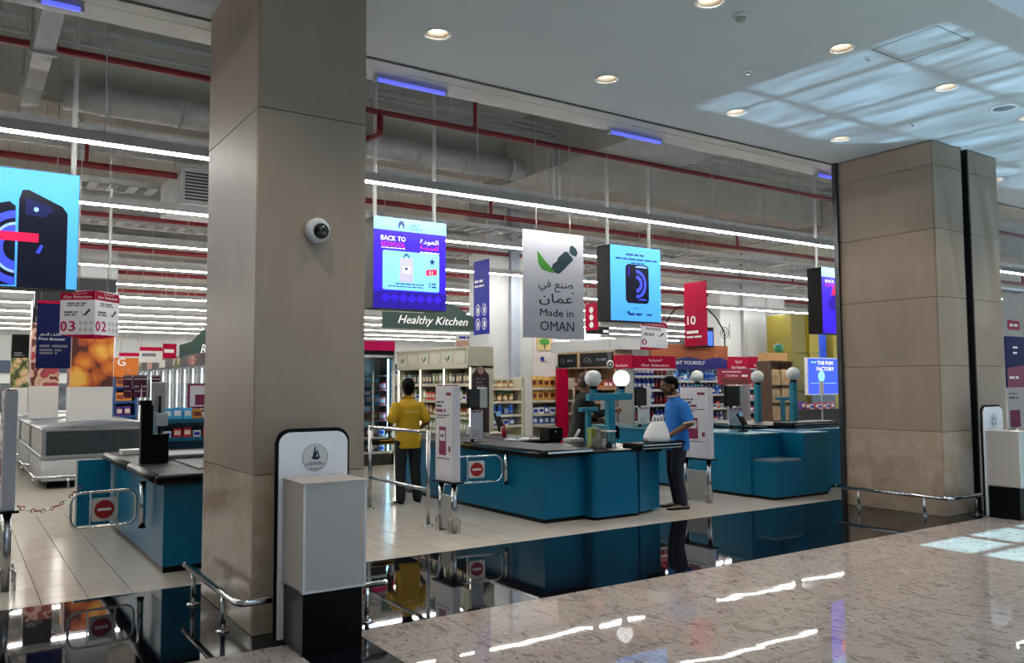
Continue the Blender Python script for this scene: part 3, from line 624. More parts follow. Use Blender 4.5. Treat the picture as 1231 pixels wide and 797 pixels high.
# the phone advert at the edge of the view
a = at(94, 212, SY); b = at(94, 349, SY)
t = thing('advert_screen', 'light blue advert screen with two black phones above the freezers', 'screen', (.5, SY, b.z), 'double sided advert screens over the tills')
x0, x1, z0, z1 = -.08, a.x+.02, b.z, a.z+.01
B().box(x0, x1, SY, SY+.35, z0, z1).build('cabinet', m_dark, t, .006, 1); B().box(x0+.005, x1-.005, SY-.006, SY, z0+.005, z1-.005).build('display', m_sblue, t)
for x in (x0+.1, x1-.05): B().cyl((x, SY+.18, z1), (x, SY+.18, ZS), .03, 10).build('hanging_post', m_bezel, t)
w_, h_ = x1-x0, z1-z0; O = Vector((x0, SY-.006, z0)); f = pic(t, O, w_, h_)
f([(.505, .0), (.505, .74), (.53, .82), (.58, .828), (.86, .71), (.905, .65), (.905, 0)], m_sblack, .001, 'phone_picture')
f([(.1, .0), (.1, .62), (.43, .715), (.48, .68), (.488, .02)], m_sblack, .001, 'phone_picture')
for r0, mt, l in ((.27, m_sring, .0022), (.215, m_sblack, .0034), (.185, m_sringl, .0046), (.165, m_sring, .0058), (.10, m_sblack, .007)):
    f([(min(.482, px), pz) for px, pz in circ(.49, .33, r0, 30, PI/2, PI*1.5, r0*1.15)], mt, l, 'phone_picture')
f(rrect(.33, .075, .005, 2, .34, .385), m_sred, .010, 'banner_print')
f(circ(.645, .665, .02, 12), m_sringl, .003, 'phone_picture'); f([(.56, .76), (.56, .62), (.7, .60), (.78, .66), (.76, .70)], M('screen_phone_edge', '131a52', .3, emit=.35), .002, 'phone_picture'); f([(.65, .3), (.68, .29), (.71, .36), (.69, .37)], m_sring, .003, 'phone_picture')

# ---------------------------------------------------------------- hanging boards and banners
m_boardw = M('matt_white_board', 'bcbcc6', .6, var=.01)
y = 10.05; a, b = at(628, 275, y), at(702, 408, y); x0, x1, z0, z1 = a.x, b.x, b.z, a.z
t = thing('hanging_board', 'large white hanging board with a green tick and Made in OMAN lettering', 'sign', ((x0+x1)/2, y, z0))
B().box(x0, x1, y-.01, y+.01, z0, z1).build('board', m_boardw, t, .002, 1)
for s in (.22, .78):
    x = x0+(x1-x0)*s; B().cyl((x, y, z1), (x, y, ZS), .004, 6).build('cord', m_bezel, t)
w_, h_ = x1-x0, z1-z0; O = Vector((x0, y-.01, z0)); f = pic(t, O, w_, h_)
f([(.225, .815), (.24, .70), (.30, .64), (.46, .615), (.515, .62), (.42, .68), (.33, .74)], m_green, .001, 'tick_print')
f([(.455, .66), (.54, .615), (.60, .62), (.82, .755), (.80, .785), (.76, .80), (.74, .825), (.68, .83), (.56, .76), (.55, .73), (.48, .70)], m_dgreen, .0022, 'tick_print')
f([(.76, .825), (.80, .80), (.87, .79), (.90, .83), (.87, .87), (.80, .895), (.765, .88), (.76, .85)], m_dgreen, .001, 'tick_print')
text('صنع في', m_dtext, t, O+Vector((.53*w_, 0, .475*h_)), X, Z, w=.57*w_, h=.075*h_, ar=True, bold=.008)
text('عمان', m_dtext, t, O+Vector((.53*w_, 0, .335*h_)), X, Z, w=.55*w_, h=.085*h_, ar=True, bold=.02)
text('Made in', m_dtext, t, O+Vector((.54*w_, 0, .205*h_)), X, Z, w=.55*w_, h=.072*h_, bold=.012)
text('OMAN', m_dtext, t, O+Vector((.55*w_, 0, .07*h_)), X, Z, w=.56*w_, h=.095*h_, bold=.012)
f(rrect(.035, .012, .004, 3, .79, .43), m_dtext, .001, 'tick_print')

def blade(px, py_top, py_bot, x, y0, y1, mat, label, cat='banner', top=None):
    """a thin banner hanging across the aisle, its face towards -x"""
    a, b = atx(px, py_top, x), atx(px, py_bot, x)
    t = thing('hanging_banner', label, cat, (x, (y0+y1)/2, b.z)); z0, z1 = b.z, a.z
    B().box(x-.012, x+.012, y0, y1, z0, z1).build('board', mat, t, .003, 1)
    for y in (y0+.08, y1-.08): B().cyl((x, y, z1), (x, y, top or ZS), .003, 6).build('cord', m_galv, t)
    return t, z0, z1
# navy services banner:  face seen from the mall, so right of the print is -y
x = 9.0; ya = atx(570, 360, x).y; yb = atx(588, 360, x).y
t, z0, z1 = blade(579, 313, 402, x, yb, ya, m_blueprint, 'tall blue hanging banner with round service symbols beside the green shop sign')
O = Vector((x-.012, ya, z0)); w_, h_ = ya-yb, z1-z0; u = -Y
bars(t, m_wtext, O, u, Z, [(.08*w_, .62*w_, .72*h_, .05), (.08*w_, .7*w_, .655*h_, .04)])
for i, (cx, cz) in enumerate(((.29, .33), (.71, .33), (.29, .14), (.71, .14))):
    flat(circ(cx*w_, cz*h_, .155*w_, 20, ry=.08*h_), m_wtext, t, O, u, Z, 'symbol'); flat(circ(cx*w_, cz*h_, .13*w_, 20, ry=.068*h_), m_blueprint, t, O, u, Z, 'symbol', .002)
    flat([(cx*w_-.02, cz*h_-.07), (cx*w_+.03, cz*h_-.07), (cx*w_+.05, cz*h_+.02), (cx*w_, cz*h_+.08), (cx*w_-.03, cz*h_+.02)], m_wtext, t, O, u, Z, 'symbol', .003)
# till number banner
x = 13.2; ya = atx(823, 380, x).y; yb = atx(850, 380, x).y
t, z0, z1 = blade(837, 339, 416, x, yb, ya, m_crimson, 'crimson hanging banner with the till number 10')
O = Vector((x-.012, ya, z0)); w_, h_ = ya-yb, z1-z0
text('1', m_wtext, t, O+u*(.17*w_)+Z*(.34*h_), u, Z, h=.14*h_, bold=.02); text('0', m_wtext, t, O+u*(.40*w_)+Z*(.34*h_), u, Z, h=.14*h_, w=.22*w_, bold=.02)
bars(t, m_wtext, O, u, Z, [(.10*w_, .62*w_, .22*h_, .06), (.10*w_, .85*w_, .145*h_, .04)])
# small red toilets style banner behind the white board
x = 12.6; ya = atx(704, 380, x).y; yb = atx(719, 380, x).y
t, z0, z1 = blade(711, 365, 397, x, yb, ya, m_crimson, 'small red hanging banner with white symbols behind the white board')
O = Vector((x-.012, ya, z0)); w_, h_ = ya-yb, z1-z0
for k in range(3): flat(circ(.5*w_, (.2+.28*k)*h_, .16*w_, 14), m_wtext, t, O, u, Z, 'symbol')
y = 17.0; a, b = at(706, 392, y), at(733, 402, y)
t = thing('hanging_board', 'long black hanging board behind the small red banner', 'sign', ((a.x+b.x)/2, y, b.z))
B().box(a.x, b.x, y, y+.06, b.z, a.z).build('board', m_black, t); bars(t, m_wtext, (a.x, y, b.z), X, Z, [(.7*(b.x-a.x), .95*(b.x-a.x), .4*(a.z-b.z), .07)])
for x in (a.x+.05, b.x-.05): B().cyl((x, y+.03, a.z), (x, y+.03, ZS), .004, 6).build('cord', m_galv, t)
# price detector banner and its neighbours by the freezers
y = 13.5; a, b = at(45, 361, y), at(84.5, 443, y)
t = thing('hanging_banner', 'navy price detector banner in front of the freezer toppers', 'banner', ((a.x+b.x)/2, y, b.z))
B().box(a.x, b.x, y-.01, y+.01, b.z, a.z).build('board', m_navy, t, .002, 1)
w_, h_ = b.x-a.x, a.z-b.z; O = Vector((a.x, y-.01, b.z))
flat([(0, .96*h_), (w_, .96*h_), (w_, h_), (0, h_)], m_crimson, t, O, X, Z)
text('كاشف السعر', m_wtext, t, O+X*(.40*w_)+Z*(.485*h_), X, Z, w=.62*w_, h=.045*h_, ar=True, bold=.01)
text('Price detector', m_wtext, t, O+X*(.44*w_)+Z*(.415*h_), X, Z, w=.76*w_, h=.045*h_, bold=.01)
bars(t, m_gtext, O, X, Z, [(.1*w_, .9*w_, .33*h_, .035), (.1*w_, .85*w_, .27*h_, .03), (.1*w_, .6*w_, .225*h_, .03)])
for x in (a.x+.05, b.x-.05): B().cyl((x, y, a.z), (x, y, ZS), .003, 6).build('cord', m_galv, t)

# ---------------------------------------------------------------- V shaped till number signs
def till_sign(pxl, pxm, pxr, pyt, pyb, y, label, nums):
    t = thing('till_sign', label, 'sign', at(pxm, pyb, y), 'V shaped till number signs')
    a, m, b = at(pxl, 380, y+.28), at(pxm, 380, y), at(pxr, 380, y+.28)
    zt, zb = at(pxm, pyt, y).z, at(pxm, pyb, y).z; H = zt-zb
    for k, (p, q) in enumerate(((a, m), (m, b))):
        if (q-p).length < .02: continue
        u = Vector((q.x-p.x, q.y-p.y, 0)); L = u.length; u.normalize(); n = u.cross(Z); O = Vector((p.x, p.y, zb))
        B().prism([(0, 0), (L, 0), (L, H), (0, H)], O, u, Z, -n*.012).build('panel', M('bright_white_board', 'f6f4f8', .5, var=.01), t)
        flat([(0, .79*H), (L, .79*H), (L, H), (0, H*(.96 if k == 0 else 1.0))] if k == 0 else [(0, .79*H), (L, .77*H), (L, .96*H), (0, H)], m_crimson, t, O, u, Z, 'header', .001)
        text('Our Selection', m_wtext, t, O+u*(L*.5)+Z*(.83*H), u, Z, w=.8*L, h=.06*H, lift=.004, bold=.02)
        text('اختيارنا', m_wtext, t, O+u*(L*.55)+Z*(.92*H), u, Z, w=.4*L, h=.04*H, ar=True, lift=.004)
        bars(t, m_gtext, O, u, Z, [(.2*L, .75*L, .71*H, .02), (.2*L, .75*L, .66*H, .014), (.12*L, .5*L, .51*H, .025), (.12*L, .5*L, .45*H, .02)])
        flat([(.58*L, .55*H), (.66*L, .43*H), (.70*L, .44*H), (.63*L, .49*H)], m_green, t, O, u, Z, 'tick_print', .001); flat([(.67*L, .43*H), (.74*L, .43*H), (.88*L, .56*H), (.82*L, .58*H)], m_dgreen, t, O, u, Z, 'tick_print', .002)
        nm = nums[k]
        for i, ch in enumerate(nm):
            text(ch, m_magenta, t, O+u*(L*(.12+.24*i))+Z*(.08*H), u, Z, h=.24*H, w=.17*L, lift=.004, bold=.03)
        for i in range(3):
            for j in range(2): text('0', m_gtext, t, O+u*(L*(.60+.15*i))+Z*((.07+.15*j)*H), u, Z, h=.09*H, lift=.004)
        e_ = O+u*(L*.5)-n*.006+Z*H; B().cyl(e_, (e_.x, e_.y, ZS), .004, 6).build('cord', m_galv, t)
        B().prism([(0, 0), (L, 0), (L*(1 if k == 0 else .3), -.10*H), (L*(.7 if k == 0 else 0), -.10*H)], O, u, Z, -n*.012, m_crimson).build('pointed_base', m_crimson, t)
    return t
till_sign(72, 114, 143, 349, 402, 11.5, 'white and crimson till sign with the numbers 03 and 02 above the freezers', ('03', '02'))
till_sign(769.5, 770, 802, 384, 417, 11.5, 'white and crimson till sign with a single zero below the phone advert', ('', '0'))
# ---------------------------------------------------------------- checkout counters
m_belt = M('conveyor_rubber', '17181a', .55, var=.15)
m_bumper = M('black_bumper', '060607', .35, var=.05, spec=.15)
m_tealdk = M('teal_laminate_inner', '0a5570', .3, var=.05)
def edge(b, pts, z, r=.035):
    for p, q in zip(pts[:-1], pts[1:]): b.tube([(p[0], p[1], z), (q[0], q[1], z)], r, 10)
    for p in pts[1:-1]: b.sphere((p[0], p[1], z), r, 10)
    return b
# left till, partly behind the stone pillar
L = thing('checkout_counter', 'teal checkout counter behind the stone pillar beside the freezer aisle', 'counter', (2.3, 9.7, 0))
LX, LY = 1.625, 8.18
B().box(LX+.003, 3.1, LY+.003, 11.3, 0, .058).build('plinth', m_black, L)
for k in range(4):
    y0, y1 = LY+.02+k*.78, LY+.02+(k+1)*.78-.004
    B().box(LX, LX+.03, y0, y1, .055, .815).build('side_panel', m_teal, L, .002, 1)
B().box(LX, 3.1, LY, LY+.02, .055, .815).build('front_panel', m_teal, L, .002, 1)
B().box(LX+.03, 3.1, LY+.02, 11.3, .06, .80).build('carcass', m_tealdk, L)
B().box(LX-.04, 3.12, LY-.06, 11.35, .80, .895).build('countertop', M('counter_grey', '1b1c1f', .5, 0, spec=.12), L, .008, 2)
edge(B(), [(LX-.05, 11.35), (LX-.05, 9.62)], .85, .048).build('bumper', m_bumper, L)
edge(B(), [(LX-.05, 9.60), (LX-.05, LY-.07), (3.1, LY-.07)], .85, .048).build('bumper', m_bumper, L)
B().box(LX-.085, LX-.075, LY-.05, 11.3, .853, .878).box(LX-.05, 3.1, LY-.106, LY-.098, .853, .878).build('bumper_strip', m_chrome, L)
B().box(1.24, 1.60, 11.12, 11.15, .06, .83).build('end_panel', m_teal, L); B().box(1.22, 1.24, 11.11, 11.16, .02, .84).build('end_panel_edge', m_offwhite, L)
B().box(2.0, 2.9, 8.5, 11.2, .895, .905).build('conveyor_belt', m_belt, L)
# middle till
K = thing('checkout_counter', 'teal checkout counter in the middle with papers and clear boxes on top', 'counter', (7, 9.5, 0))
B().box(6.05, 6.62, 8.335, 12.2, 0, .052).box(6.70, 7.42, 8.16, 9.9, 0, .045).box(7.3, 7.9, 8.42, 9.9, 0, .05).build('plinth', m_black, K)
for k in range(4):
    y0 = 8.35+k*.96; B().box(6.045, 6.07, y0, y0+.956, .05, .83).build('side_panel', m_teal, K, .002, 1)
B().box(6.045, 6.66, 8.33, 8.355, .05, .83).build('front_panel', m_teal, K, .002, 1)
B().box(6.07, 6.62, 8.355, 12.2, .06, .82).build('carcass', m_tealdk, K)
B().prism(rrect(.78, 1.7, .09, 6, 6.665, 8.125, which=(1, 0, 0, 1)), (0, 0, .04), X, Y, Z*.79).build('bagging_bay', m_teal, K)
B().prism([(7.44, 8.14), (7.98, 8.34), (7.98, 9.8), (7.44, 9.8)], (0, 0, .04), X, Y, Z*.79).build('bagging_wing', m_teal, K)
B().box(5.985, 6.72, 8.24, 12.25, .82, .895).build('countertop', M('counter_grey', '2b2d31'), K, .008, 2)
edge(B(), [(5.975, 12.2), (5.975, 8.24), (6.70, 8.24)], .852, .048).build('bumper', m_bumper, K)
B().box(5.92, 5.93, 8.26, 12.2, .858, .88).box(6.0, 6.7, 8.186, 8.194, .858, .88).build('bumper_strip', m_chrome, K)
B().prism([(6.68, 8.14), (7.43, 8.14), (7.97, 8.36), (7.97, 9.8), (6.68, 9.8)], (0, 0, .83), X, Y, Z*.02).build('bagging_top', m_black, K)
B().box(7.32, 8.06, 7.98, 8.34, .852, .935).build('belt_end', m_bumper, K, .02, 3); B().box(7.36, 8.05, 7.972, 7.98, .905, .918).build('belt_end_strip', m_chrome, K); B().box(7.36, 8.05, 7.972, 7.98, .868, .876).build('belt_end_strip', m_chrome, K); B().box(7.4, 7.9, 8.2, 8.5, .80, .852).build('belt_bracket', m_dark, K)
B().box(6.75, 7.45, 9.85, 12.4, .80, .90).build('conveyor_bed', m_bumper, K, .01, 2); B().box(6.8, 7.4, 9.9, 12.3, .90, .91).build('conveyor_belt', m_belt, K)
B().box(6.74, 6.76, 9.85, 12.4, .86, .885).build('conveyor_rail', m_chrome, K)
# the till hidden behind the stone pillar shows only its belt end
Q = thing('checkout_counter', 'black belt end of the till hidden behind the stone pillar', 'counter', (4.4, 12, 0))
B().box(3.5, 4.72, 11.3, 13.6, 0, .83).build('carcass', m_teal, Q, .01, 2); B().box(3.45, 5.5, 11.22, 11.66, .83, .925).build('belt_end', m_bumper, Q, .02, 3); B().box(3.5, 5.48, 11.212, 11.22, .89, .905).build('belt_end_strip', m_chrome, Q); B().box(3.5, 5.48, 11.212, 11.22, .845, .855).build('belt_end_strip', m_chrome, Q)
B().box(3.45, 4.72, 11.66, 13.6, .83, .89).build('countertop', m_black, Q); B().box(3.55, 4.6, 11.7, 13.5, .89, .9).build('conveyor_belt', m_belt, Q)
# right till
R = thing('checkout_counter', 'teal checkout counter with a low step beside the wide pillar', 'counter', (10.9, 9.9, 0))
B().box(9.925, 12.5, 8.45, 12.4, 0, .047).box(9.97, 11.23, 8.03, 8.5, 0, .042).build('plinth', m_black, R)
for k in range(5):
    y0 = 8.42+k*.78; B().box(9.92, 9.945, y0, y0+.776, .045, .925).build('side_panel', m_teal, R, .002, 1)
B().box(9.945, 12.5, 8.44, 12.4, .05, .915).build('carcass', m_teal, R)
B().box(9.95, 10.62, 8.0, 8.44, .04, .545).build('low_step', m_teal, R, .004, 1); B().box(9.99, 10.6, 8.03, 8.42, .545, .575).build('step_lid', M('grey_blue_lid', '6f7f8c', .4), R, .006, 2)
B().box(10.62, 11.25, 8.0, 8.44, .04, .955).build('bagging_bay', m_teal, R, .01, 2)
B().box(9.90, 10.66, 8.42, 12.42, .915, .945).build('countertop', M('teal_grey_top', '2f7484', .3), R, .004, 1)
B().box(10.66, 12.5, 8.42, 9.0, .915, .96).build('bagging_top', m_teal, R)
B().box(11.35, 12.55, 8.75, 9.15, .96, 1.06).build('belt_end', m_bumper, R, .02, 3); B().box(11.4, 12.5, 8.742, 8.75, 1.02, 1.035).box(11.4, 12.5, 8.742, 8.75, .98, .99).build('belt_end_strip', m_chrome, R)
B().box(11.3, 12.5, 9.2, 12.3, .92, 1.0).build('conveyor_bed', m_bumper, R, .01, 2); B().box(11.28, 11.3, 9.2, 12.3, .96, .985).build('conveyor_rail', m_chrome, R)

# ---------------------------------------------------------------- globe lamps on teal posts
m_globe = M('white_globe', 'f4f2ee', .3, var=.0, emit=.35); m_globeon = M('lit_globe', 'ffffff', .3, var=0, emit=1.8); m_globeoff = M('white_globe_off', 'ecebe7', .3, var=.02)
def globes(posts, label, zb, bar=None, y=9.0):
    """posts: list of (globe px, py, lit)"""
    p = at(bar[2] if bar else posts[0][0], 470, y)
    t = thing('globe_lamp', label, 'lamp', (p.x, y, zb), 'till globe lamps on teal posts'); 
    tops = []
    for px, py, lit in posts:
        g = at(px, py, y); tops.append(g)
        gl = B().sphere(g, .118, 28).build('globe', m_globeon if lit else m_globeoff, t)
        B().cyl((g.x, g.y, g.z-.15), (g.x, g.y, g.z-.105), .055, 14).build('globe_holder', m_dark, t)
        if not lit: flat([(-.012, -.016), (.012, -.016), (.018, .01), (-.018, .01)], m_dtext, t, g+Vector((.06, -.103, .01)), X, Z, 'globe_mark', 0)
    if bar:
        zb_ = at(bar[2], bar[3], y).z; x0, x1 = at(bar[0], 470, y).x, at(bar[1], 470, y).x
        B().box(x0, x1, y-.04, y+.04, zb_-.05, zb_+.05).build('cross_bar', m_tealpost, t, .004, 1)
        for g in tops: B().box(g.x-.04, g.x+.04, y-.03, y+.03, zb_+.05, g.z-.14).build('stub', m_tealpost, t)
        B().box(p.x-.06, p.x+.06, y-.045, y+.045, zb, zb_-.05).build('post', m_tealpost, t, .004, 1)
    else:
        B().box(p.x-.055, p.x+.055, y-.045, y+.045, zb, tops[0].z-.14).build('post', m_tealpost, t, .004, 1)
    return t
globes([(713, 455, False), (747, 455, True)], 'teal T post with two white globe lamps on the middle till', .85, (706, 758, 733, 477), 9.0)
globes([(953.5, 449.5, False)], 'tall teal post with a white globe lamp nearest the yellow column', .92, None, 9.3)
globes([(910.5, 453, False)], 'teal post with a white globe lamp behind the far cash register', .92, None, 10.2)
globes([(838, 452.5, False)], 'white globe lamp on a teal post just behind the sign stand', 0.0, None, 11.2)
for (px, pyt, y, lab, zb) in ((707, 492, 9.6, 'short teal post with a flat top behind the double globe post', .85), (941, 479, 9.8, 'short teal post with a flat top between the globe lamps', .92)):
    g = at(px, pyt, y); t = thing('teal_stand', lab, 'stand', (g.x, y, zb), 'short teal posts')
    B().box(g.x-.035, g.x+.035, y-.03, y+.03, zb, g.z-.03).build('post', m_tealpost, t); B().box(g.x-.15, g.x+.15, y-.05, y+.05, g.z-.03, g.z+.03).build('top_plate', m_tealpost, t, .004, 1)

# ---------------------------------------------------------------- swing gates with no entry signs
def noentry(t, O, u, v, s):
    n = u.cross(v)
    B().prism(rrect(s, s, .02, 4, -s/2, -s/2), O, u, v, n*.006).build('sign_plate', m_offwhite, t)
    flat(circ(0, 0, s*.40, 28), M('traffic_red', 'a4141c', .4), t, O+n*.006, u, v, 'sign_disc')
    flat([(-s*.27, -s*.055), (s*.27, -s*.055), (s*.27, s*.055), (-s*.27, s*.055)], m_wtext, t, O+n*.006, u, v, 'sign_bar', .003)
def gate(hinge, tip, z0, z1, label, signat=.55, group='swing gates with no entry signs'):
    hx, hy = hinge; tx, ty = tip
    t = thing('swing_gate', label, 'gate', (hx, hy, 0), group)
    d = Vector((tx-hx, ty-hy, 0)); Ln = d.length; d.normalize()
    pts = [(a, b) for a, b in rrect(Ln-.06, z1-z0, .09, 5)]
    B().tube([Vector((hx, hy, z0))+d*(.06+a)+Z*b for a, b in pts], .013, 8, closed=True).build('gate_frame', m_chrome, t)
    B().cyl((hx, hy, z0-.03), (hx, hy, z1+.05), .028, 12).build('hinge_post', m_chrome, t); B().cyl((hx, hy, z1+.05), (hx, hy, z1+.07), .034, 12).cyl((hx, hy, z0-.05), (hx, hy, z0-.03), .034, 12).build('hinge_cap', m_dark, t)
    c = Vector((hx, hy, (z0+z1)/2))+d*(Ln*signat); u = -d if d.x < 0 else d
    noentry(t, c-u.cross(Z)*.0+Vector((0, -.016, 0)), u, Z, (z1-z0)*.66)
    for k in (-1, 1): B().bar(c+u*k*(z1-z0)*.36-Z*(z1-z0)/2, c+u*k*(z1-z0)*.36+Z*(z1-z0)/2, .012, .012).build('sign_clamp', m_chrome, t)
    return t
h = atx(172, 607, 1.56); gate((1.555, h.y), (.93, h.y-.05), h.z-.17, h.z+.16, 'chrome swing gate with a no entry sign on the till by the freezers')
h = atx(606, 562, 5.95); gate((5.985, h.y), (5.05, h.y+.15), h.z-.17, h.z+.16, 'chrome swing gate with a no entry sign on the middle till', .45)

# ---------------------------------------------------------------- sign stands at the lane ends
m_poster = M('poster_white', 'dcd8dc', .4, var=.01); m_plum = M('plum_print', '7a1246', .45, var=.05)
def sign_stand(x, y0, y1, zb, zt, label, th=.10):
    t = thing('sign_stand', label, 'sign stand', (x, (y0+y1)/2, 0), 'lane sign stands')
    B().box(x-th/2, x+th/2, y0-.03, y1+.03, zb, zt).build('poster_case', m_poster, t, .006, 1)
    B().box(x-th/2-.03, x+th/2+.03, y0-.06, y1+.06, zb-.02, zb).build('base_shelf', m_black, t)
    for y in (y0+.03, y1-.03):
        B().cyl((x, y, 0), (x, y, zb-.02), .035, 16).build('post', m_steel, t)
        B().tube([(x-.07, y, 0), (x-.07, y, .14), (x-.05, y, .17), (x, y, .18)], .009, 8).tube([(x+.07, y, 0), (x+.07, y, .14), (x+.05, y, .17), (x, y, .18)], .009, 8).build('foot_hoop', m_steel, t)
    B().box(x-.018, x+.018, y0+.06, y1-.06, .03, (zb-.02)*.74).build('lower_panel', M('grey_panel', 'a9a8a4', .5), t, .003, 1)
    O = Vector((x-th/2, y1+.03, zb)); u = -Y; w_, h_ = y1-y0+.06, zt-zb
    B().box(x-th/2+.01, x+th/2-.01, y0, y1, zt, zt+.012).build('top_cap', m_plum, t)
    flat(rrect(.40*w_, .30*h_, .015, 4, .22*w_, .27*h_), m_plum, t, O, u, Z, 'phone_picture'); flat([(.26*w_, .42*h_), (.58*w_, .42*h_), (.58*w_, .53*h_), (.26*w_, .53*h_)], m_poster, t, O, u, Z, 'phone_picture', .002)
    bars(t, m_gtext, O, u, Z, [(.30*w_, .52*w_, .475*h_, .03)], lift=.004)
    bars(t, m_plum, O, u, Z, [(.62*w_, .9*w_, .915*h_, .04)])
    bars(t, m_dtext, O, u, Z, [(.08*w_, .5*w_, .83*h_, .02), (.08*w_, .42*w_, .79*h_, .025), (.08*w_, .85*w_, .69*h_, .014), (.08*w_, .55*w_, .665*h_, .012), (.1*w_, .85*w_, .235*h_, .012)])
    flat(rrect(.1*w_, .06*h_, .002, 2, .76*w_, .31*h_), m_plum, t, O, u, Z, 'badge')
    bars(t, m_plum, O, u, Z, [(.08*w_, .6*w_, .74*h_, .035)])
    return t
a = atx(550, 580, 4.82); b = atx(548, 464, 4.82)
sign_stand(4.82, 8.38, 8.74, a.z, b.z, 'white lane sign stand with a plum phone picture before the middle till')
a = atx(852, 552, 8.95); b = atx(850, 466, 8.95)
sign_stand(9.0, 8.36, 8.86, a.z, b.z, 'white lane sign stand with a plum phone picture behind the shopper in blue')
a = atx(20, 622, .44); b = atx(20, 470, .44)
sign_stand(.40, 8.20, 8.62, a.z, b.z, 'narrow white lane sign stand seen edge on beside the chain')
# the till between the wide pillar and the picture edge
sign_stand(13.6, 8.36, 8.86, .72, 1.72, 'white lane sign stand beyond the wide pillar')

# ---------------------------------------------------------------- chrome queue rail beside the shopper in yellow, and the chain
t = thing('queue_rail', 'chrome queue rail with two bars beside the shopper in yellow', 'rail', (4.82, 9.9, 0))
for y in (9.04, 10.75):
    B().cyl((4.82, y, 0), (4.82, y, 1.14), .025, 14).build('post', m_steel, t); B().lathe([(.001, 0), (.07, 0), (.07, .01), (.03, .022), (.001, .022)], (4.82, y, 0), 20).build('base_plate', m_steel, t)
for z in (1.125, .43): B().tube([(4.82, 9.04, z), (4.82, 10.75, z)], .022, 12).build('cross_bar', m_steel, t)
t = thing('queue_hoop', 'low chrome hoop gate behind the queue rail', 'rail', (4.6, 11.2, 0))
B().cyl((4.35, 11.3, 0), (4.35, 11.3, .75), .022, 12).build('post', m_steel, t); B().lathe([(.001, 0), (.06, 0), (.06, .01), (.001, .02)], (4.35, 11.3, 0), 18).build('base_plate', m_steel, t)
B().tube([(4.35, 11.3, .30), (4.8, 11.3, .30), (4.88, 11.3, .36), (4.88, 11.3, .60), (4.8, 11.3, .66), (4.35, 11.3, .66)], .014, 8).build('hoop', m_steel, t)
t = thing('barrier_chain', 'red and white plastic chain across the aisle by the freezers', 'chain', (.9, 10.4, .4))
for k in range(16):
    s = k/15; p = Vector((.45+.8*s, 9.6+1.4*s, .58-.20*math.sin(PI*s*.9))); d = Vector((.8, 1.4, 0)).normalized()
    ax = Z if k % 2 else d.cross(Z)
    B().tube([p+d*(.045*math.cos(q))+ax*(.02*math.sin(q)) for q in (2*PI*i/10 for i in range(10))], .006, 5, closed=True).build('chain_link', M('chain_red', '8b1622', .4) if k % 4 else m_offwhite, t)

# ---------------------------------------------------------------- things on the tills
def monitor(px, pyc, y, w, h, zb, label, back=False, yaw=0.0):
    c = at(px, pyc, y); t = thing('cash_register', label, 'cash register', (c.x, y, zb), 'cash register terminals')
    b = B().box(c.x-w/2, c.x+w/2, y-.02, y+.02, c.z-h/2, c.z+h/2).build('monitor', m_dark, t, .006, 1)
    B().box(c.x-w/2+.015, c.x+w/2-.015, y-.023, y-.02, c.z-h/2+.015, c.z+h/2-.015).build('display', M('dark_display', '2b2420' if not back else '34393c', .25, var=.1), b)
    B().cyl((c.x, y+.03, zb), (c.x, y+.03, c.z), .025, 10).build('stem', m_dark, t); B().box(c.x-.1, c.x+.1, y-.05, y+.12, zb, zb+.015).build('foot', m_dark, t)
    B().box(c.x+w/2+.01, c.x+w/2+.15, y+.02, y+.09, c.z-h/2, c.z+h/2+.02).build('customer_display', m_offwhite, t, .008, 1)
    B().box(c.x-w/2+.02, c.x+w/2+.02, y-.06, y-.05, zb+.06, c.z-h/2-.03).build('notice_card', m_poster, t)
    bars(t, m_plum, (c.x-w/2+.02, y-.06, zb+.06), X, Z, [(.02, w-.03, c.z-h/2-.03-zb-.06-.02, .02)]); bars(t, m_gtext, (c.x-w/2+.02, y-.06, zb+.06), X, Z, [(.03, w*.5, .1, .008), (.03, w*.7, .07, .008), (.03, w*.6, .04, .008)])
    return t
monitor(569, 479, 10.0, .20, .27, .895, 'cash register with a brown screen on the middle till')
monitor(770, 477, 11.0, .27, .31, .94, 'cash register behind the double globe post')
monitor(880, 476, 9.7, .36, .34, .94, 'cash register with a wide grey screen on the till by the wide pillar', True)
def base_at(px, py, z): return atz(px, py, z)
# card terminals
for (px, py, z, s, lab) in ((600, 523, .895, 1.0, 'black card terminal on a post beside the brown screen register'), (893, 519, .945, .8, 'black card terminal beside the wide grey screen')):
    c = base_at(px, py, z); t = thing('card_terminal', lab, 'card terminal', (c.x, c.y, z), 'card terminals')
    B().cyl((c.x, c.y, z), (c.x, c.y, z+.20*s), .02, 10).build('stem', m_dark, t); B().box(c.x-.06, c.x+.06, c.y-.06, c.y+.06, z, z+.02).build('foot', m_dark, t, .006, 1)
    B().add([(c.x-.05, c.y-.06, z+.16*s), (c.x+.05, c.y-.06, z+.16*s), (c.x+.05, c.y+.06, z+.36*s), (c.x-.05, c.y+.06, z+.36*s), (c.x-.05, c.y-.02, z+.13*s), (c.x+.05, c.y-.02, z+.13*s), (c.x+.05, c.y+.10, z+.34*s), (c.x-.05, c.y+.10, z+.34*s)], [(0, 1, 2, 3), (7, 6, 5, 4), (0, 4, 5, 1), (1, 5, 6, 2), (2, 6, 7, 3), (3, 7, 4, 0)]).build('keypad', m_dark, t, .006, 1)
    B().box(c.x-.035, c.x+.035, c.y+.02, c.y+.035, z+.30*s, z+.37*s).build('display', M('terminal_display', '7fb4d8', .3, emit=.2), t)
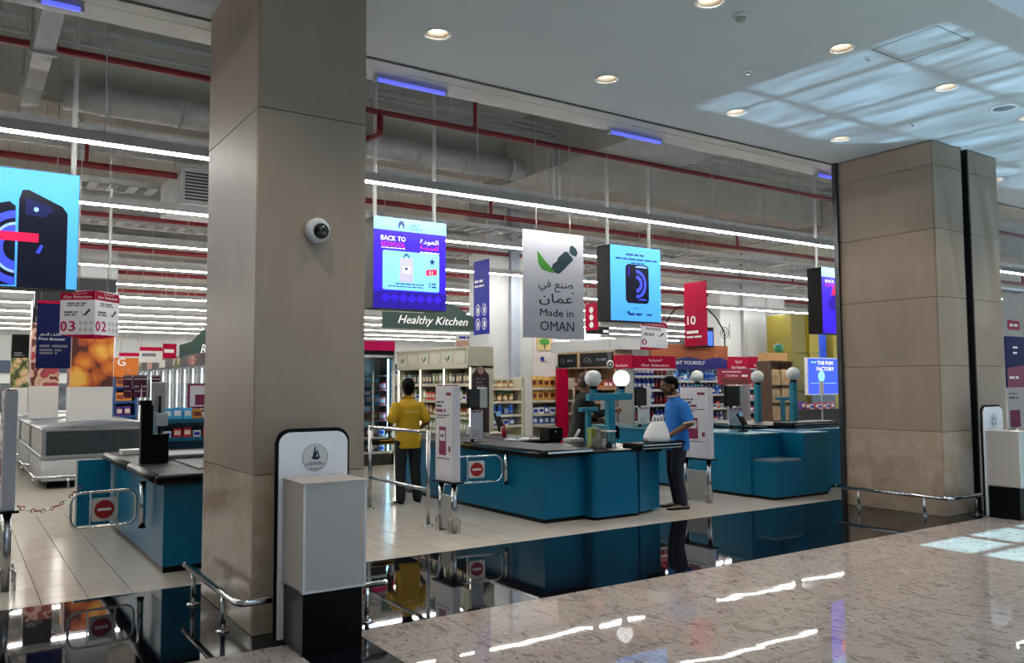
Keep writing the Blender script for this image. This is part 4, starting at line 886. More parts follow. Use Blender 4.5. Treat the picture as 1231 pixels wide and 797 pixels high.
# tall black scanner column on the till by the freezers
c = base_at(175, 557, .895); t = thing('scanner_column', 'tall black scanner column on the till by the freezers', 'scanner', (c.x, c.y, .895))
zt = at(172, 487, c.y).z
B().box(c.x-.06, c.x+.06, c.y-.05, c.y+.05, .895, zt).build('column', m_dark, t, .01, 2); B().box(c.x-.08, c.x+.04, c.y-.07, c.y+.05, zt, zt+.05).build('head', m_dark, t, .01, 2)
B().box(c.x+.06, c.x+.22, c.y-.05, c.y+.08, .895, 1.2).build('scanner_body', m_dark, t, .012, 2); B().box(c.x+.07, c.x+.20, c.y-.08, c.y-.05, 1.28, 1.42).build('receipt_printer', m_galv, t, .008, 1); B().cyl((c.x+.13, c.y, 1.2), (c.x+.13, c.y, 1.6), .015, 8).build('cable_post', m_dark, t)
B().box(c.x+.06, c.x+.2, c.y+.05, c.y+.09, 1.43, 1.75).build('till_display', m_galv, t, .006, 1)
for k, px in enumerate((153.5, 165.5, 175.5, 187.5)):
    c2 = at(px, 464, c.y+.1); t2 = thing('hanging_tag', 'plum price tag, %s of four hanging above the scanner column' % ['first', 'second', 'third', 'last'][k], 'tag', c2, 'plum tags above the scanner column')
    B().prism([(-.04+.006*(k%2), -.12), (.042-.012*(k%2), -.125), (.036+.008*(k%2), .12), (-.044, .115)], c2, X, Z, Y*.005).build('card', m_plum, t2); B().cyl((c2.x, c2.y, c2.z+.12), (c2.x, c2.y, c2.z+.18), .003, 6).build('hook', m_galv, t2)
    bars(t2, m_wtext, (c2.x-.05, c2.y-.003, c2.z-.125), X, Z, [(.015, .085, .2, .014), (.02, .08, .12, .014), (.02, .08, .07, .01)])
t = thing('tag_rail', 'thin steel rail carrying four plum tags', 'rail', (c.x, c.y+.1, zt)); e0, e1 = at(148, 452, c.y+.1), at(194, 452, c.y+.1)
B().tube([(e0.x, c.y+.1, e0.z), (e1.x, c.y+.1, e0.z)], .006, 6).build('bar', m_galv, t); B().cyl((c.x+.02, c.y+.1, .895), (c.x+.02, c.y+.1, e0.z), .012, 8).build('post', m_galv, t)
c = base_at(222, 549, .90); tag(B().box(c.x-.26, c.x+.32, c.y-.3, c.y+.3, .906, .95).build('grey_tray', M('grey_tray', '7b8088', .4), None, .012, 2), 'flat grey tray on the till by the freezers', 'tray')
c = base_at(147, 541, .90); tag(B().box(1.66, 1.9, 10.75, 10.95, .8955, .955).build('card_box', m_offwhite, None, .004, 1), 'flat white carton on the till by the freezers', 'box')
# things on the middle till
def paper(name, px, py, z, w, d, ang, label, mat=m_offwhite, wob=.02, pos=None):
    c = Vector(pos) if pos else base_at(px, py, z); b = B(); n = 8; R_ = Matrix.Rotation(ang, 3, 'Z'); g = []
    rn = random.Random(int(px*7+py))
    for i in range(n+1):
        for j in range(n+1):
            q = R_ @ Vector(((i/n-.5)*w, (j/n-.5)*d, 0)); g.append((c.x+q.x, c.y+q.y, z+.002+wob*(math.sin(i*1.1+px)*math.sin(j*.9+py)*.5+.5)))
    lo = [(x, y_, z+.0005) for x, y_, z_ in g]
    N_ = (n+1)**2; fs = [(i*(n+1)+j, (i+1)*(n+1)+j, (i+1)*(n+1)+j+1, i*(n+1)+j+1) for i in range(n) for j in range(n)]
    rim = [i*(n+1) for i in range(n+1)] + [n*(n+1)+j for j in range(1, n+1)] + [i*(n+1)+n for i in range(n-1, -1, -1)] + [j for j in range(n-1, 0, -1)]
    b.add(g+lo, fs+[tuple(v+N_ for v in f[::-1]) for f in fs]+[(rim[k], rim[(k+1) % len(rim)], rim[(k+1) % len(rim)]+N_, rim[k]+N_) for k in range(len(rim))], mat, True)
    return tag(b.build(name, mat), label, 'paper', 'papers on the middle till')
paper('newspaper', 628, 529, .895, .5, .28, .3, 'folded newspaper lying behind the red bottle on the middle till', M('newsprint', 'b9bcc0', .7), .03)
paper('paper_sheet', 757, 535, .851, .34, .30, .2, 'creased white sheet beside the clear boxes', m_offwhite, .04, (7.42, 8.52, .851))
paper('paper_sheet', 768, 541, .851, .30, .18, -.15, 'white sheet at the edge under the creased one', m_offwhite, .015, (7.22, 8.27, .851))
paper('paper_bag', 745, 538, .851, .16, .14, .5, 'crumpled white paper beside the clear boxes', m_offwhite, .06)
def bottle(px, py, z, r, h, body, cap, label, group=None):
    c = base_at(px, py, z); t = thing('bottle', label, 'bottle', (c.x, c.y, z), group)
    B().lathe([(.001, 0), (r, 0), (r, h*.55), (r*.9, h*.65), (r*.4, h*.80), (r*.4, h*.88), (.001, h*.88)], (c.x, c.y, z), 16).build('body', body, t); B().lathe([(.001, h*.86), (r*.48, h*.86), (r*.48, h), (.001, h)], (c.x, c.y, z), 12).build('cap', cap, t)
bottle(606, 527, .895, .035, .22, M('red_plastic', 'a3122b', .35), M('red_plastic', 'a3122b'), 'red plastic bottle standing by the newspaper')
bottle(741, 527, .851, .05, .24, m_dark, m_offwhite, 'black bottle with a white cap behind the clear boxes')
for (px, py, w, h, lab, mt) in ((713, 537, .13, .26, 'yellow green display box beside the clear case', M('lime_carton', '8f9b4a', .5, var=.3, scale=14)), (723, 538, .11, .25, 'grey photo carton between the display box and the clear case', M('grey_carton', '6c6a64', .5, var=.4, scale=12))):
    c = base_at(px, py, .851); t = thing('carton', lab, 'box', (c.x, c.y, .851)); B().box(c.x-w/2, c.x+w/2, c.y-.05, c.y+.05, .851, .851+h).build('carton_body', mt, t, .003, 1); B().box(c.x-w/2+.01, c.x+w/2-.01, c.y-.052, c.y-.05, .87, .851+h*.5).build('label_print', m_seal, t)
c = base_at(732, 540, .851); t = thing('clear_case', 'clear plastic case on the middle till under the globe post', 'case', (c.x, c.y, .851))
b = B()
for (x0, x1, y0, y1) in ((-.07, .07, -.06, -.055), (-.07, .07, .055, .06), (-.07, -.065, -.055, .055), (.065, .07, -.055, .055)): b.box(c.x+x0, c.x+x1, c.y+y0, c.y+y1, .851, 1.08)
b.build('walls', m_glass, t); B().box(c.x-.075, c.x+.075, c.y-.065, c.y+.065, 1.08, 1.095).build('lid', m_offwhite, t); B().sphere((c.x, c.y, .90), .045, 12).build('contents', m_offwhite, t)
c = base_at(664, 530, .895); t = thing('money_box', 'black cash drawer box behind the counter corner', 'box', (c.x, c.y, .895)); B().box(c.x-.13, c.x+.12, c.y-.1, c.y+.14, .895, 1.09).build('drawer_body', m_dark, t, .015, 2); B().cyl((c.x-.02, c.y-.1, 1.03), (c.x-.02, c.y-.115, 1.03), .015, 12).build('lock', m_chrome, t)
c = base_at(690, 532, .895); t = thing('receipt_printer', 'grey receipt printer near the counter corner', 'printer', (c.x, c.y, .895)); B().box(c.x-.13, c.x+.1, c.y-.1, c.y+.1, .895, .96).build('printer_body', M('grey_plastic', 'a6a6a2'), t, .015, 2); B().cyl((c.x+.02, c.y, .96), (c.x+.1, c.y, 1.07), .02, 10).build('paper_roll', m_offwhite, t)
# shopping bag on the belt end
c = Vector((7.76, 8.15, .935)); b = B(); rings = []
rn = random.Random(3)
def sq(v): return math.copysign(abs(v)**.55, v)
for i, (sx_, sy_, h_) in enumerate(((.15, .09, 0), (.185, .11, .02), (.18, .105, .08), (.165, .085, .14), (.14, .06, .20), (.12, .035, .25), (.10, .018, .27))):
    rings.append([(c.x+.03*h_/.27+sx_*sq(math.cos(2*PI*k/28))*(1+rn.uniform(-.06, .06)), c.y+sy_*sq(math.sin(2*PI*k/28))*(1+rn.uniform(-.12, .12)), c.z+h_+rn.uniform(-.006, .006)*(h_ > 0)) for k in range(28)])
t = thing('shopping_bag', 'white plastic shopping bag standing on the belt end', 'bag', c); b.loft(rings).build('bag_body', M('white_polythene', 'e8e6e4', .35, var=.03, bump=.5, bscale=14), t)
for s in (-1, 1): B().tube([(c.x+.03+s*.085, c.y, c.z+.255), (c.x+.03+s*.09, c.y, c.z+.31), (c.x+.03+s*.06, c.y, c.z+.345), (c.x+.03+s*.03, c.y, c.z+.31), (c.x+.03+s*.035, c.y, c.z+.255)], .016, 6).build('bag_handle', M('white_polythene', 'e8e6e4'), t)
c = base_at(596, 524, .895); tag(B().sphere((c.x, c.y, .93), .075, 14, sc=(1.5, .9, .5)).build('paper_bundle', M('kraft_white', 'c9bba8', .7, bump=.6, bscale=20)), 'crumpled pale bag of bread by the card terminal', 'bag')
c = base_at(568, 523, .895); tag(B().prism([(0, 0), (.2, 0), (.14, .14), (.02, .14)], (c.x-.1, c.y, .895), X, Z, Y*.02).build('price_card', m_offwhite), 'slanted white card leaning below the brown screen', 'card')
# ---------------------------------------------------------------- people: continuous bodies grown from lofted sections and fused by a voxel remesh
def fuse(b, name, mat, parent, voxel=.009, smooth=4, mats=None, pick=None):
    me = b.mesh(name, mat); o = bpy.data.objects.new(name, me); C.objects.link(o)
    m = o.modifiers.new('r', 'REMESH'); m.mode = 'VOXEL'; m.voxel_size = voxel
    s = o.modifiers.new('s', 'SMOOTH'); s.iterations = smooth; s.factor = .5
    dg = bpy.context.evaluated_depsgraph_get(); m2 = bpy.data.meshes.new_from_object(o.evaluated_get(dg)); bpy.data.objects.remove(o)
    m2.materials.clear()
    for q in (mats or [mat]): m2.materials.append(q)
    for p in m2.polygons:
        p.use_smooth = True; p.material_index = pick(p.center) if pick else 0
    m2.name = name
    return obj(name, m2, parent)
def ell(c, rx, ry, n=20, tilt=0): return [(c[0]+rx*math.cos(2*PI*k/n), c[1]+ry*math.sin(2*PI*k/n), c[2]+tilt*rx*math.cos(2*PI*k/n)) for k in range(n)]
def torso(b, secs, grow=0.0):                                  # secs: (x, y, z, half depth, half width)
    b.loft([ell((x, y, z), rx+grow, ry+grow) for x, y, z, rx, ry in secs])
def limb(b, pts, rad, grow=0.0, n=14):
    P = [Vector(p) for p in pts]; fine = []; rr = []
    for i in range(len(P)-1):
        for k in range(5):
            s = k/5; fine.append(P[i].lerp(P[i+1], s)); rr.append(rad[i]+(rad[i+1]-rad[i])*s+grow)
    fine.append(P[-1]); rr.append(rad[-1]+grow)
    b.tube(fine, rr, n)
    for p, r in ((fine[0], rr[0]), (fine[-1], rr[-1])): b.sphere(p, r*.97, 12)
    for i in range(1, len(P)-1): b.sphere(P[i], rad[i]+grow, 12)
def hand(b, wrist, direction, palm_n, s=1.0, curl=.5):
    """palm, four fingers of unequal length and a thumb leaving the side of the palm"""
    d = Vector(direction).normalized(); n = Vector(palm_n); n = (n-d*n.dot(d)).normalized(); sd = d.cross(n); w_ = Vector(wrist)
    b.loft([[w_+d*(a*s)+sd*(sw*s*math.cos(t))+n*(th*s*math.sin(t)) for t in (2*PI*k/12 for k in range(12))] for a, sw, th in ((-.01, .028, .022), (.02, .036, .018), (.06, .044, .016), (.095, .042, .014))])
    for i, ln in enumerate((.072, .08, .074, .058)):
        o = (i-1.5)*.021; p = w_+d*(.088*s)+sd*(o*s); q = p+(d*math.cos(curl*.5)+n*math.sin(curl*.5))*(ln*.5*s); e = q+(d*math.cos(curl*1.5)+n*math.sin(curl*1.5))*(ln*.5*s)
        b.tube([p, q, e], [.0105*s, .0098*s, .0085*s], 8); b.sphere(e, .0085*s, 8); b.sphere(q, .0098*s, 8)
    p = w_+d*(.025*s)-sd*(.034*s); q = p+(d*.6-sd*.7+n*.3).normalized()*(.04*s); e = q+(d*.9-sd*.2+n*.4).normalized()*(.034*s)
    b.tube([p, q, e], [.014*s, .012*s, .0095*s], 8); b.sphere(e, .0095*s, 8); b.sphere(q, .012*s, 8)
def head(b, c, look=0.0, nod=0.0):
    """skull, jaw, nose, lips, ears; faces local +x turned by look and tilted down by nod"""
    R_ = Matrix.Rotation(look, 3, 'Z') @ Matrix.Rotation(nod, 3, 'Y'); c = Vector(c)
    def blob(o, r, sc): 
        t = B(); t.sphere((0, 0, 0), r, 18, sc=sc); b.add([c+R_ @ (Vector(o)+Vector(v)) for v in t.v], t.f, None, True)
    blob((-.01, 0, .03), .1, (1.0, .78, .95)); blob((.022, 0, -.035), .075, (1.0, .82, 1.15)); blob((.055, 0, -.085), .04, (1, .95, .8))
    blob((.098, 0, -.012), .017, (1.1, .75, 1.5)); blob((.112, 0, -.026), .013, (1, 1.15, .8)); blob((.09, 0, -.058), .016, (.8, 1.5, .55)); blob((.075, 0, .035), .03, (.6, 1.9, .5))
    for s in (-1, 1): blob((-.005, s*.078, -.012), .03, (.75, .35, 1.1))
    return R_, c
def facial(t, R_, c, skin_dark, hairm, beard=None):
    for s in (-1, 1):
        e = B(); p = c+R_ @ Vector((.079, s*.031, .004)); e.sphere(p, .0105, 12, M('eye_white', 'd8d2c8', .3)); e.sphere(p+R_ @ Vector((.0065, 0, 0)), .0066, 10, M('eye_iris', '1a120c', .2)); e.build('eye', None, t)
        q = c+R_ @ Vector((.092, s*.032, .026)); B().sphere(q, .02, 10, sc=(.35, 1, .22)).build('eyebrow', hairm, t)
    B().sphere(c+R_ @ Vector((.101, 0, -.060)), .016, 12, sc=(.35, 1.3, .3)).build('mouth', skin_dark, t)
def shoe(t, heel, toe, mat, sole, h=.075):
    h0 = Vector(heel); d = (Vector(toe)-h0); Ln = d.length; d.normalize(); s = d.cross(Z)
    prof = ((-.01, .030, h*.85), (.03, .038, h), (.10, .040, h*.9), (.17, .047, h*.65), (.23, .044, h*.5), (.265, .028, h*.38))
    k_ = Ln/.265
    b = B(); b.loft([[h0+d*(a*k_)+s*(wd*math.cos(q))+Z*(.022+max(-.0, (hh-.022)*math.sin(q)) if math.sin(q) > 0 else .018) for q in (2*PI*k/14 for k in range(14))] for a, wd, hh in prof]); b.build('shoe', mat, t)
    b = B(); b.loft([[h0+d*(a*k_)+s*((wd+.005)*math.cos(q))+Z*(.0+.026*(1 if math.sin(q) > 0 else 0)) for q in (2*PI*k/14 for k in range(14))] for a, wd, hh in prof]); b.build('shoe_sole', sole, t)
m_skin = M('brown_skin', '5a3a2a', .5, var=.06); m_skin2 = M('tan_skin', '6b4632', .5, var=.06); m_lip = M('lip', '4a2a22', .5); m_hair = M('black_hair', '070605', .7, var=.3, scale=60, bump=.6, bscale=120, spec=.1)

# ---- shopper in yellow, seen from behind: local +x is forward, turned to face into the store
m_yellow = M('yellow_polo', 'c59a10', .8, var=.06, scale=6, bump=.25, bscale=9); m_trou = M('black_trousers', '15171c', .8, var=.12, bump=.25, bscale=10)
t = thing('person', 'person in a yellow polo shirt and black trousers seen from behind', 'person')
H = Vector((.02, 0, 1.665))
b = B(); torso(b, [(0, 0, .88, .10, .15), (0, 0, 1.0, .105, .15), (0, 0, 1.15, .10, .14), (.0, 0, 1.3, .11, .155), (0, 0, 1.42, .10, .15), (0, 0, 1.48, .07, .09), (.005, 0, 1.53, .052, .055), (.012, 0, 1.60, .05, .052)])
R_, c_ = head(b, H, 0, .1)
AL = [[(0, .170, 1.405), (-.03, .255, 1.17), (.16, .21, 1.02)], [(0, -.170, 1.405), (-.03, -.26, 1.17), (.16, -.22, 1.06)]]
for k, A in enumerate(AL):
    limb(b, A, [.05, .042, .03]); dv = Vector(A[2])-Vector(A[1]); hand(b, A[2], dv, (0, -1 if k == 0 else 1, -.3), 1.0, .8)
LG = [[(0, .09, .9), (.02, .10, .50), (-.02, .11, .09)], [(0, -.09, .9), (.03, -.11, .50), (.02, -.14, .09)]]
for A in LG: limb(b, A, [.08, .055, .04])
body = fuse(b, 'body', m_skin, t)
facial(t, R_, c_, m_lip, m_hair)
b = B(); b.sphere(H+Vector((-.022, 0, .045)), .108, 22, sc=(.98, .82, .95)); b.sphere(H+Vector((-.05, 0, -.02)), .085, 18, sc=(.7, .88, 1.0)); fuse(b, 'hair', m_hair, t, .008, 2)
b = B(); torso(b, [(0, 0, .80, .128, .178), (0, 0, .9, .13, .18), (0, 0, 1.05, .122, .168), (0, 0, 1.18, .122, .165), (0, 0, 1.3, .130, .185), (0, 0, 1.41, .115, .19), (0, 0, 1.465, .085, .125), (0, 0, 1.50, .066, .075), (0, 0, 1.53, .062, .066)])
for A in AL: m_ = Vector(A[0]).lerp(Vector(A[1]), .82); limb(b, [A[0], m_], [.068, .071])
fuse(b, 'polo_shirt', m_yellow, t, .010, 3)
b = B(); b.tube([(.064*math.cos(q), .07*math.sin(q), 1.525-.012*math.cos(q)) for q in (2*PI*k/20 for k in range(20))], .013, 8, closed=True); b.build('collar', m_yellow, t)
bars(t, M('faded_print', 'd9c07a', .7), (-.136, .13, 1.30), -Y, Z, [(.02, .24, .03, .012), (.04, .22, .008, .008)], 'back_print')
b = B(); torso(b, [(0, 0, .80, .112, .155), (0, 0, .9, .118, .162), (0, 0, .99, .112, .156)])
for A in LG: limb(b, [A[0], A[1], (A[2][0], A[2][1], .075)], [.098, .074, .062])
fuse(b, 'trousers', m_trou, t, .010, 3)
shoe(t, (-.07, .11, 0), (.18, .14, 0), m_dark, m_offwhite); shoe(t, (-.03, -.14, 0), (.22, -.18, 0), m_dark, m_offwhite)
place(t, (5.44, 10.82, 0), PI/2-.10); t.scale = (1.06, 1.08, 1.0)

# ---- shopper in blue at the belt end, in profile
m_blue = M('blue_polo', '1e74c8', .8, var=.06, scale=6, bump=.25, bscale=9); m_jean = M('dark_jeans', '131a2a', .85, var=.2, scale=14, bump=.2, bscale=12); m_cuff = M('peach_trim', 'd9b49c', .8)
m_beard = M('short_beard', '1c120d', .8, var=.3, scale=80)
t = thing('person', 'person in a blue polo shirt and dark jeans waiting at the belt end', 'person')
H = Vector((.085, 0, 1.675))
b = B(); torso(b, [(-.01, 0, .90, .10, .15), (0, 0, 1.02, .105, .145), (.0, 0, 1.15, .105, .14), (-.01, 0, 1.3, .11, .155), (-.01, 0, 1.42, .10, .15), (0, 0, 1.48, .07, .09), (.025, 0, 1.54, .052, .055), (.05, 0, 1.62, .05, .052)])
R_, c_ = head(b, H, 0.0, .28)
AL = [[(-.01, .168, 1.405), (-.05, .235, 1.16), (.16, .19, 1.02)], [(-.01, -.168, 1.405), (-.05, -.225, 1.15), (.10, -.19, .93)]]
for k, A in enumerate(AL):
    limb(b, A, [.052, .044, .031]); hand(b, A[2], Vector(A[2])-Vector(A[1]), (0, -1 if k == 0 else 1, -.4), 1.0, .9)
LG = [[(0, .085, .92), (.05, .09, .50), (-.02, .09, .09)], [(0, -.085, .92), (.01, -.10, .50), (-.05, -.11, .09)]]
for A in LG: limb(b, A, [.08, .056, .042])
fuse(b, 'body', m_skin2, t); facial(t, R_, c_, m_lip, m_hair)
b = B()
def hb(o, r, sc): 
    q = B().sphere((0, 0, 0), r, 18, sc=sc); b.add([c_+R_ @ (Vector(o)+Vector(v)) for v in q.v], q.f, None, True)
hb((-.024, 0, .046), .106, (.98, .80, .84)); hb((-.06, 0, -.005), .075, (.7, .95, .9)); fuse(b, 'hair', m_hair, t, .008, 2)
b = B(); hb((.045, 0, -.088), .052, (.85, 1.08, .62)); hb((.0, .055, -.06), .03, (.9, .6, 1.2)); hb((.0, -.055, -.06), .03, (.9, .6, 1.2)); fuse(b, 'beard', m_beard, t, .008, 1)
b = B(); torso(b, [(-.01, 0, .80, .128, .178), (-.01, 0, .92, .128, .176), (0, 0, 1.05, .128, .165), (0, 0, 1.18, .126, .165), (-.01, 0, 1.31, .130, .184), (-.01, 0, 1.42, .115, .188), (0, 0, 1.475, .085, .125), (.015, 0, 1.51, .066, .075), (.025, 0, 1.545, .062, .066)])
sl_ = []
for A in AL: m_ = Vector(A[0]).lerp(Vector(A[1]), .80); limb(b, [A[0], m_], [.068, .069]); sl_.append((m_, (Vector(A[1])-Vector(A[0])).normalized()))
fuse(b, 'polo_shirt', m_blue, t, .010, 3)
for m_, d_ in sl_: B().tube([m_+d_*.025, m_+d_*.05], [.074, .073], 16).build('sleeve_trim', m_cuff, t)
b = B(); b.tube([(.024+.064*math.cos(q), .07*math.sin(q), 1.54-.02*math.cos(q)) for q in (2*PI*k/20 for k in range(20))], .013, 8, closed=True); b.build('collar', m_cuff, t)
b = B(); torso(b, [(0, 0, .80, .112, .155), (0, 0, .9, .118, .16), (0, 0, .99, .112, .154)])
for A in LG: limb(b, [A[0], A[1], (A[2][0], A[2][1], .075)], [.096, .072, .056])
fuse(b, 'jeans', m_jean, t, .010, 3)
m_shoe = M('brown_sandal', '6a564a', .6, var=.15)
shoe(t, (-.08, .09, 0), (.18, .11, 0), m_shoe, m_dark); shoe(t, (-.11, -.11, 0), (.15, -.15, 0), m_shoe, m_dark)
place(t, (8.30, 8.32, 0), PI-.30); t.scale = (1.20, 1.12, 1.0)

# ---- cashier in black behind the globe post
m_abaya = M('black_dress', '08080a', .8, var=.25, scale=20, bump=.3, bscale=14); m_scarf = M('charcoal_top', '0e0e10', .9, var=.2, scale=10, bump=.3, bscale=12)
t = thing('person', 'cashier in black clothes with brown hair leaning behind the double globe post', 'person')
H = Vector((.10, 0, 1.74))
b = B(); torso(b, [(0, 0, .9, .12, .16), (0, 0, 1.05, .11, .15), (.02, 0, 1.2, .105, .14), (.03, 0, 1.35, .11, .15), (.045, 0, 1.47, .10, .15), (.06, 0, 1.54, .065, .085), (.075, 0, 1.60, .05, .053), (.09, 0, 1.68, .048, .05)])
R_, c_ = head(b, H, 0.0, .35)
AL = [[(.04, .185, 1.48), (.12, .24, 1.22), (.36, .16, 1.14)], [(.04, -.185, 1.48), (.22, -.24, 1.25), (.52, -.16, 1.30)]]
for k, A in enumerate(AL):
    limb(b, A, [.05, .042, .03]); hand(b, A[2], Vector(A[2])-Vector(A[1]), (0, -1 if k == 0 else 1, -.4), 1.0, .9)
LG = [[(0, .085, .92), (.02, .09, .50), (-.02, .09, .09)], [(0, -.085, .92), (.01, -.10, .50), (-.05, -.11, .09)]]
for A in LG: limb(b, A, [.08, .056, .042])
fuse(b, 'body', m_skin2, t); facial(t, R_, c_, m_lip, m_hair)
b = B(); hb((-.02, 0, .045), .108, (1.02, .85, .92)); hb((-.06, 0, -.03), .08, (.8, .95, 1.1)); fuse(b, 'hair', M('brown_hair', '4a3428', .6, var=.3, scale=50, bump=.5, bscale=90), t, .008, 2)
b = B(); torso(b, [(0, 0, 1.0, .14, .185), (0, 0, 1.1, .132, .175), (.02, 0, 1.22, .126, .165), (.03, 0, 1.36, .130, .18), (.045, 0, 1.47, .115, .186), (.055, 0, 1.53, .085, .12), (.07, 0, 1.58, .066, .072)])
for A in AL: m_ = Vector(A[1]).lerp(Vector(A[2]), .78); limb(b, [A[0], A[1], m_], [.072, .064, .052])
fuse(b, 'top', m_scarf, t, .011, 3)
b = B(); torso(b, [(-.06, 0, .12, .25, .30), (-.05, 0, .5, .22, .27), (-.03, 0, .8, .20, .24), (-.01, 0, 1.0, .155, .195), (.0, 0, 1.12, .135, .175)]); fuse(b, 'long_skirt', m_abaya, t, .013, 3)
shoe(t, (-.08, .09, 0), (.18, .11, 0), m_dark, m_dark); shoe(t, (-.11, -.11, 0), (.15, -.15, 0), m_dark, m_dark)
place(t, (8.02, 10.1, 0), -.35)
c = at(730, 490, 9.8); tag(B().box(c.x-.12, c.x+.12, 9.79, 9.83, c.z-.16, c.z+.17).build('white_bag', m_offwhite, None, .03, 3), 'white carrier bag held up by the cashier behind the globe post', 'bag')
# ---------------------------------------------------------------- goods: one shared mesh for each kind
def _c(name, hexc, **k): return M('pack_'+name, hexc, .4, var=.08, scale=30, **k)
def p_bottle(name, body, lab, cap, r=.04, h=.26):
    b = B(); b.lathe([(.001, 0), (r, 0), (r, h*.25)], n=10, mat=body); b.lathe([(r*1.01, h*.25), (r*1.01, h*.52)], n=10, mat=lab); b.lathe([(r, h*.52), (r, h*.62), (r*.42, h*.82), (r*.42, h*.86)], n=10, mat=body); b.lathe([(r*.5, h*.86), (r*.5, h), (.001, h)], n=8, mat=cap)
    return b.mesh(name)
def p_box(name, body, lab, w=.12, d=.1, h=.2):
    b = B(); b.box(-w/2, w/2, -d/2, d/2, 0, h, body); b.box(-w*.38, w*.38, -d/2-.003, -d/2, h*.3, h*.75, lab); return b.mesh(name)
def p_jar(name, body, lab, cap, r=.05, h=.16):
    b = B(); b.lathe([(.001, 0), (r, 0), (r*1.02, h*.12), (r*1.02, h*.66), (r*.8, h*.8)], n=12, mat=body); b.lathe([(r*1.04, h*.2), (r*1.04, h*.58)], n=12, mat=lab); b.lathe([(r*.86, h*.8), (r*.86, h), (.001, h)], n=12, mat=cap); return b.mesh(name)
def p_pack(name, body, lab, w=.15, d=.07, h=.22):
    b = B(); n = 10
    b.loft([[(w/2*sx*math.cos(2*PI*k/n)*1.1, d/2*sy*math.sin(2*PI*k/n), h*z) for k in range(n)] for z, sx, sy in ((0, .95, .5), (.1, 1, 1), (.75, .98, .9), (.95, .95, .25), (1, .95, .1))], body, False)
    b.box(-w*.3, w*.3, -d/2-.004, -d/2+.02, h*.28, h*.66, lab); return b.mesh(name)
W_ = m_wtext
G = {
 'yel_pack': p_pack('packet', _c('straw', 'd8b25a'), _c('maroon', '7b3420')), 'orn_jar': p_jar('jar', _c('amber', 'b4642c'), _c('cream', 'e6d8b8'), _c('green', '4a6b34')),
 'blue_can': p_box('carton', _c('skyblue', '4c74b8'), W_, .1, .08, .14), 'blue_bot': p_bottle('bottle', _c('royal', '2236b8'), W_, _c('white', 'eeeeee')),
 'red_bot': p_bottle('bottle', _c('cola', '6b1420'), _c('red', 'c01c2c'), _c('red', 'c01c2c')), 'wat_bot': p_bottle('bottle', _c('water', '6f9fe0'), _c('label_blue', '2a55c8'), _c('white', 'eeeeee'), .045, .32),
 'grn_jar': p_jar('jar', _c('olive', '6c7440'), _c('cream', 'e6d8b8'), _c('red', 'c01c2c')), 'brn_box': p_box('carton', _c('brown', '8a6a48'), _c('cream', 'e6d8b8'), .1, .08, .2), 'grn_box': p_box('carton', _c('leaf', '8fa878'), W_, .11, .08, .21),
 'pnk_box': p_box('carton', _c('rose', 'c84a62'), W_, .14, .1, .15), 'cyan_box': p_box('carton', _c('cyan', '46b4e8'), W_, .14, .1, .2), 'red_box': p_box('carton', _c('red', 'c01c2c'), _c('cream', 'e6d8b8'), .13, .1, .17),
 'orn_box': p_box('carton', _c('orange', 'd8842c'), _c('maroon', '7b3420'), .15, .1, .18), 'wht_box': p_box('carton', _c('white', 'eeeeee'), _c('royal', '2236b8'), .12, .1, .12), 'dk_box': p_box('carton', _c('slate', '3c4250'), _c('cream', 'e6d8b8'), .12, .1, .2),
 'pur_box': p_box('carton', _c('violet', '5a2a8c'), _c('cream', 'e6d8b8'), .12, .1, .18),
}
CATN = dict(yel_pack='packet', orn_jar='jar', grn_jar='jar', blue_bot='bottle', red_bot='bottle', wat_bot='bottle')
DESC = dict(yel_pack='straw yellow packet', orn_jar='amber jar with a green lid', blue_can='small sky blue carton', blue_bot='royal blue bottle', red_bot='dark red bottle', wat_bot='clear blue water bottle', grn_jar='olive jar with a red lid', brn_box='brown carton', grn_box='pale green carton',
            pnk_box='rose pink carton', cyan_box='bright cyan carton', red_box='red carton', orn_box='orange carton', wht_box='small white carton', dk_box='slate grey carton', pur_box='violet carton')
def nth(i): return str(i)+('th' if 10 <= i % 100 <= 20 else {1: 'st', 2: 'nd', 3: 'rd'}.get(i % 10, 'th'))
def goods(kinds, p0, d, length, z, where, rotz=0.0, step=.15, sc=1.0, jitter=.02, rnd=None, run=0, row='only'):
    """a row of single goods from p0 along unit d"""
    n = int(length/step); rn = rnd or random.Random(int(abs(p0[0]*31+p0[1]*17+z*97)))
    for i in range(n):
        k = kinds[(i//run) % len(kinds)] if run else rn.choice(kinds)
        o = obj({'packet': 'packet', 'jar': 'jar', 'bottle': 'bottle'}.get(CATN.get(k), 'carton'), G[k])
        o.location = (p0[0]+d[0]*(i+.5)*step, p0[1]+d[1]*(i+.5)*step+rn.uniform(-jitter, jitter)*abs(d[0]), z); o.rotation_euler = (0, 0, rotz+rn.uniform(-.06, .06)); o.scale = (sc, sc, sc*rn.uniform(.94, 1.04))
        tag(o, '%s, %s from left, %s board, %s' % (DESC[k], nth(i+1), row, where), CATN.get(k, 'carton'), DESC[k]+'s of the '+where)
m_shelfw = M('shelf_cream', 'cfc9b4', .5, var=.03); m_shelfg = M('shelf_grey', '9da0a0', .4, .3); m_shelfb = M('shelf_blue', '1d4e86', .4); m_lightstrip = M('shelf_light', 'fff6da', .5, var=0, emit=3.5)
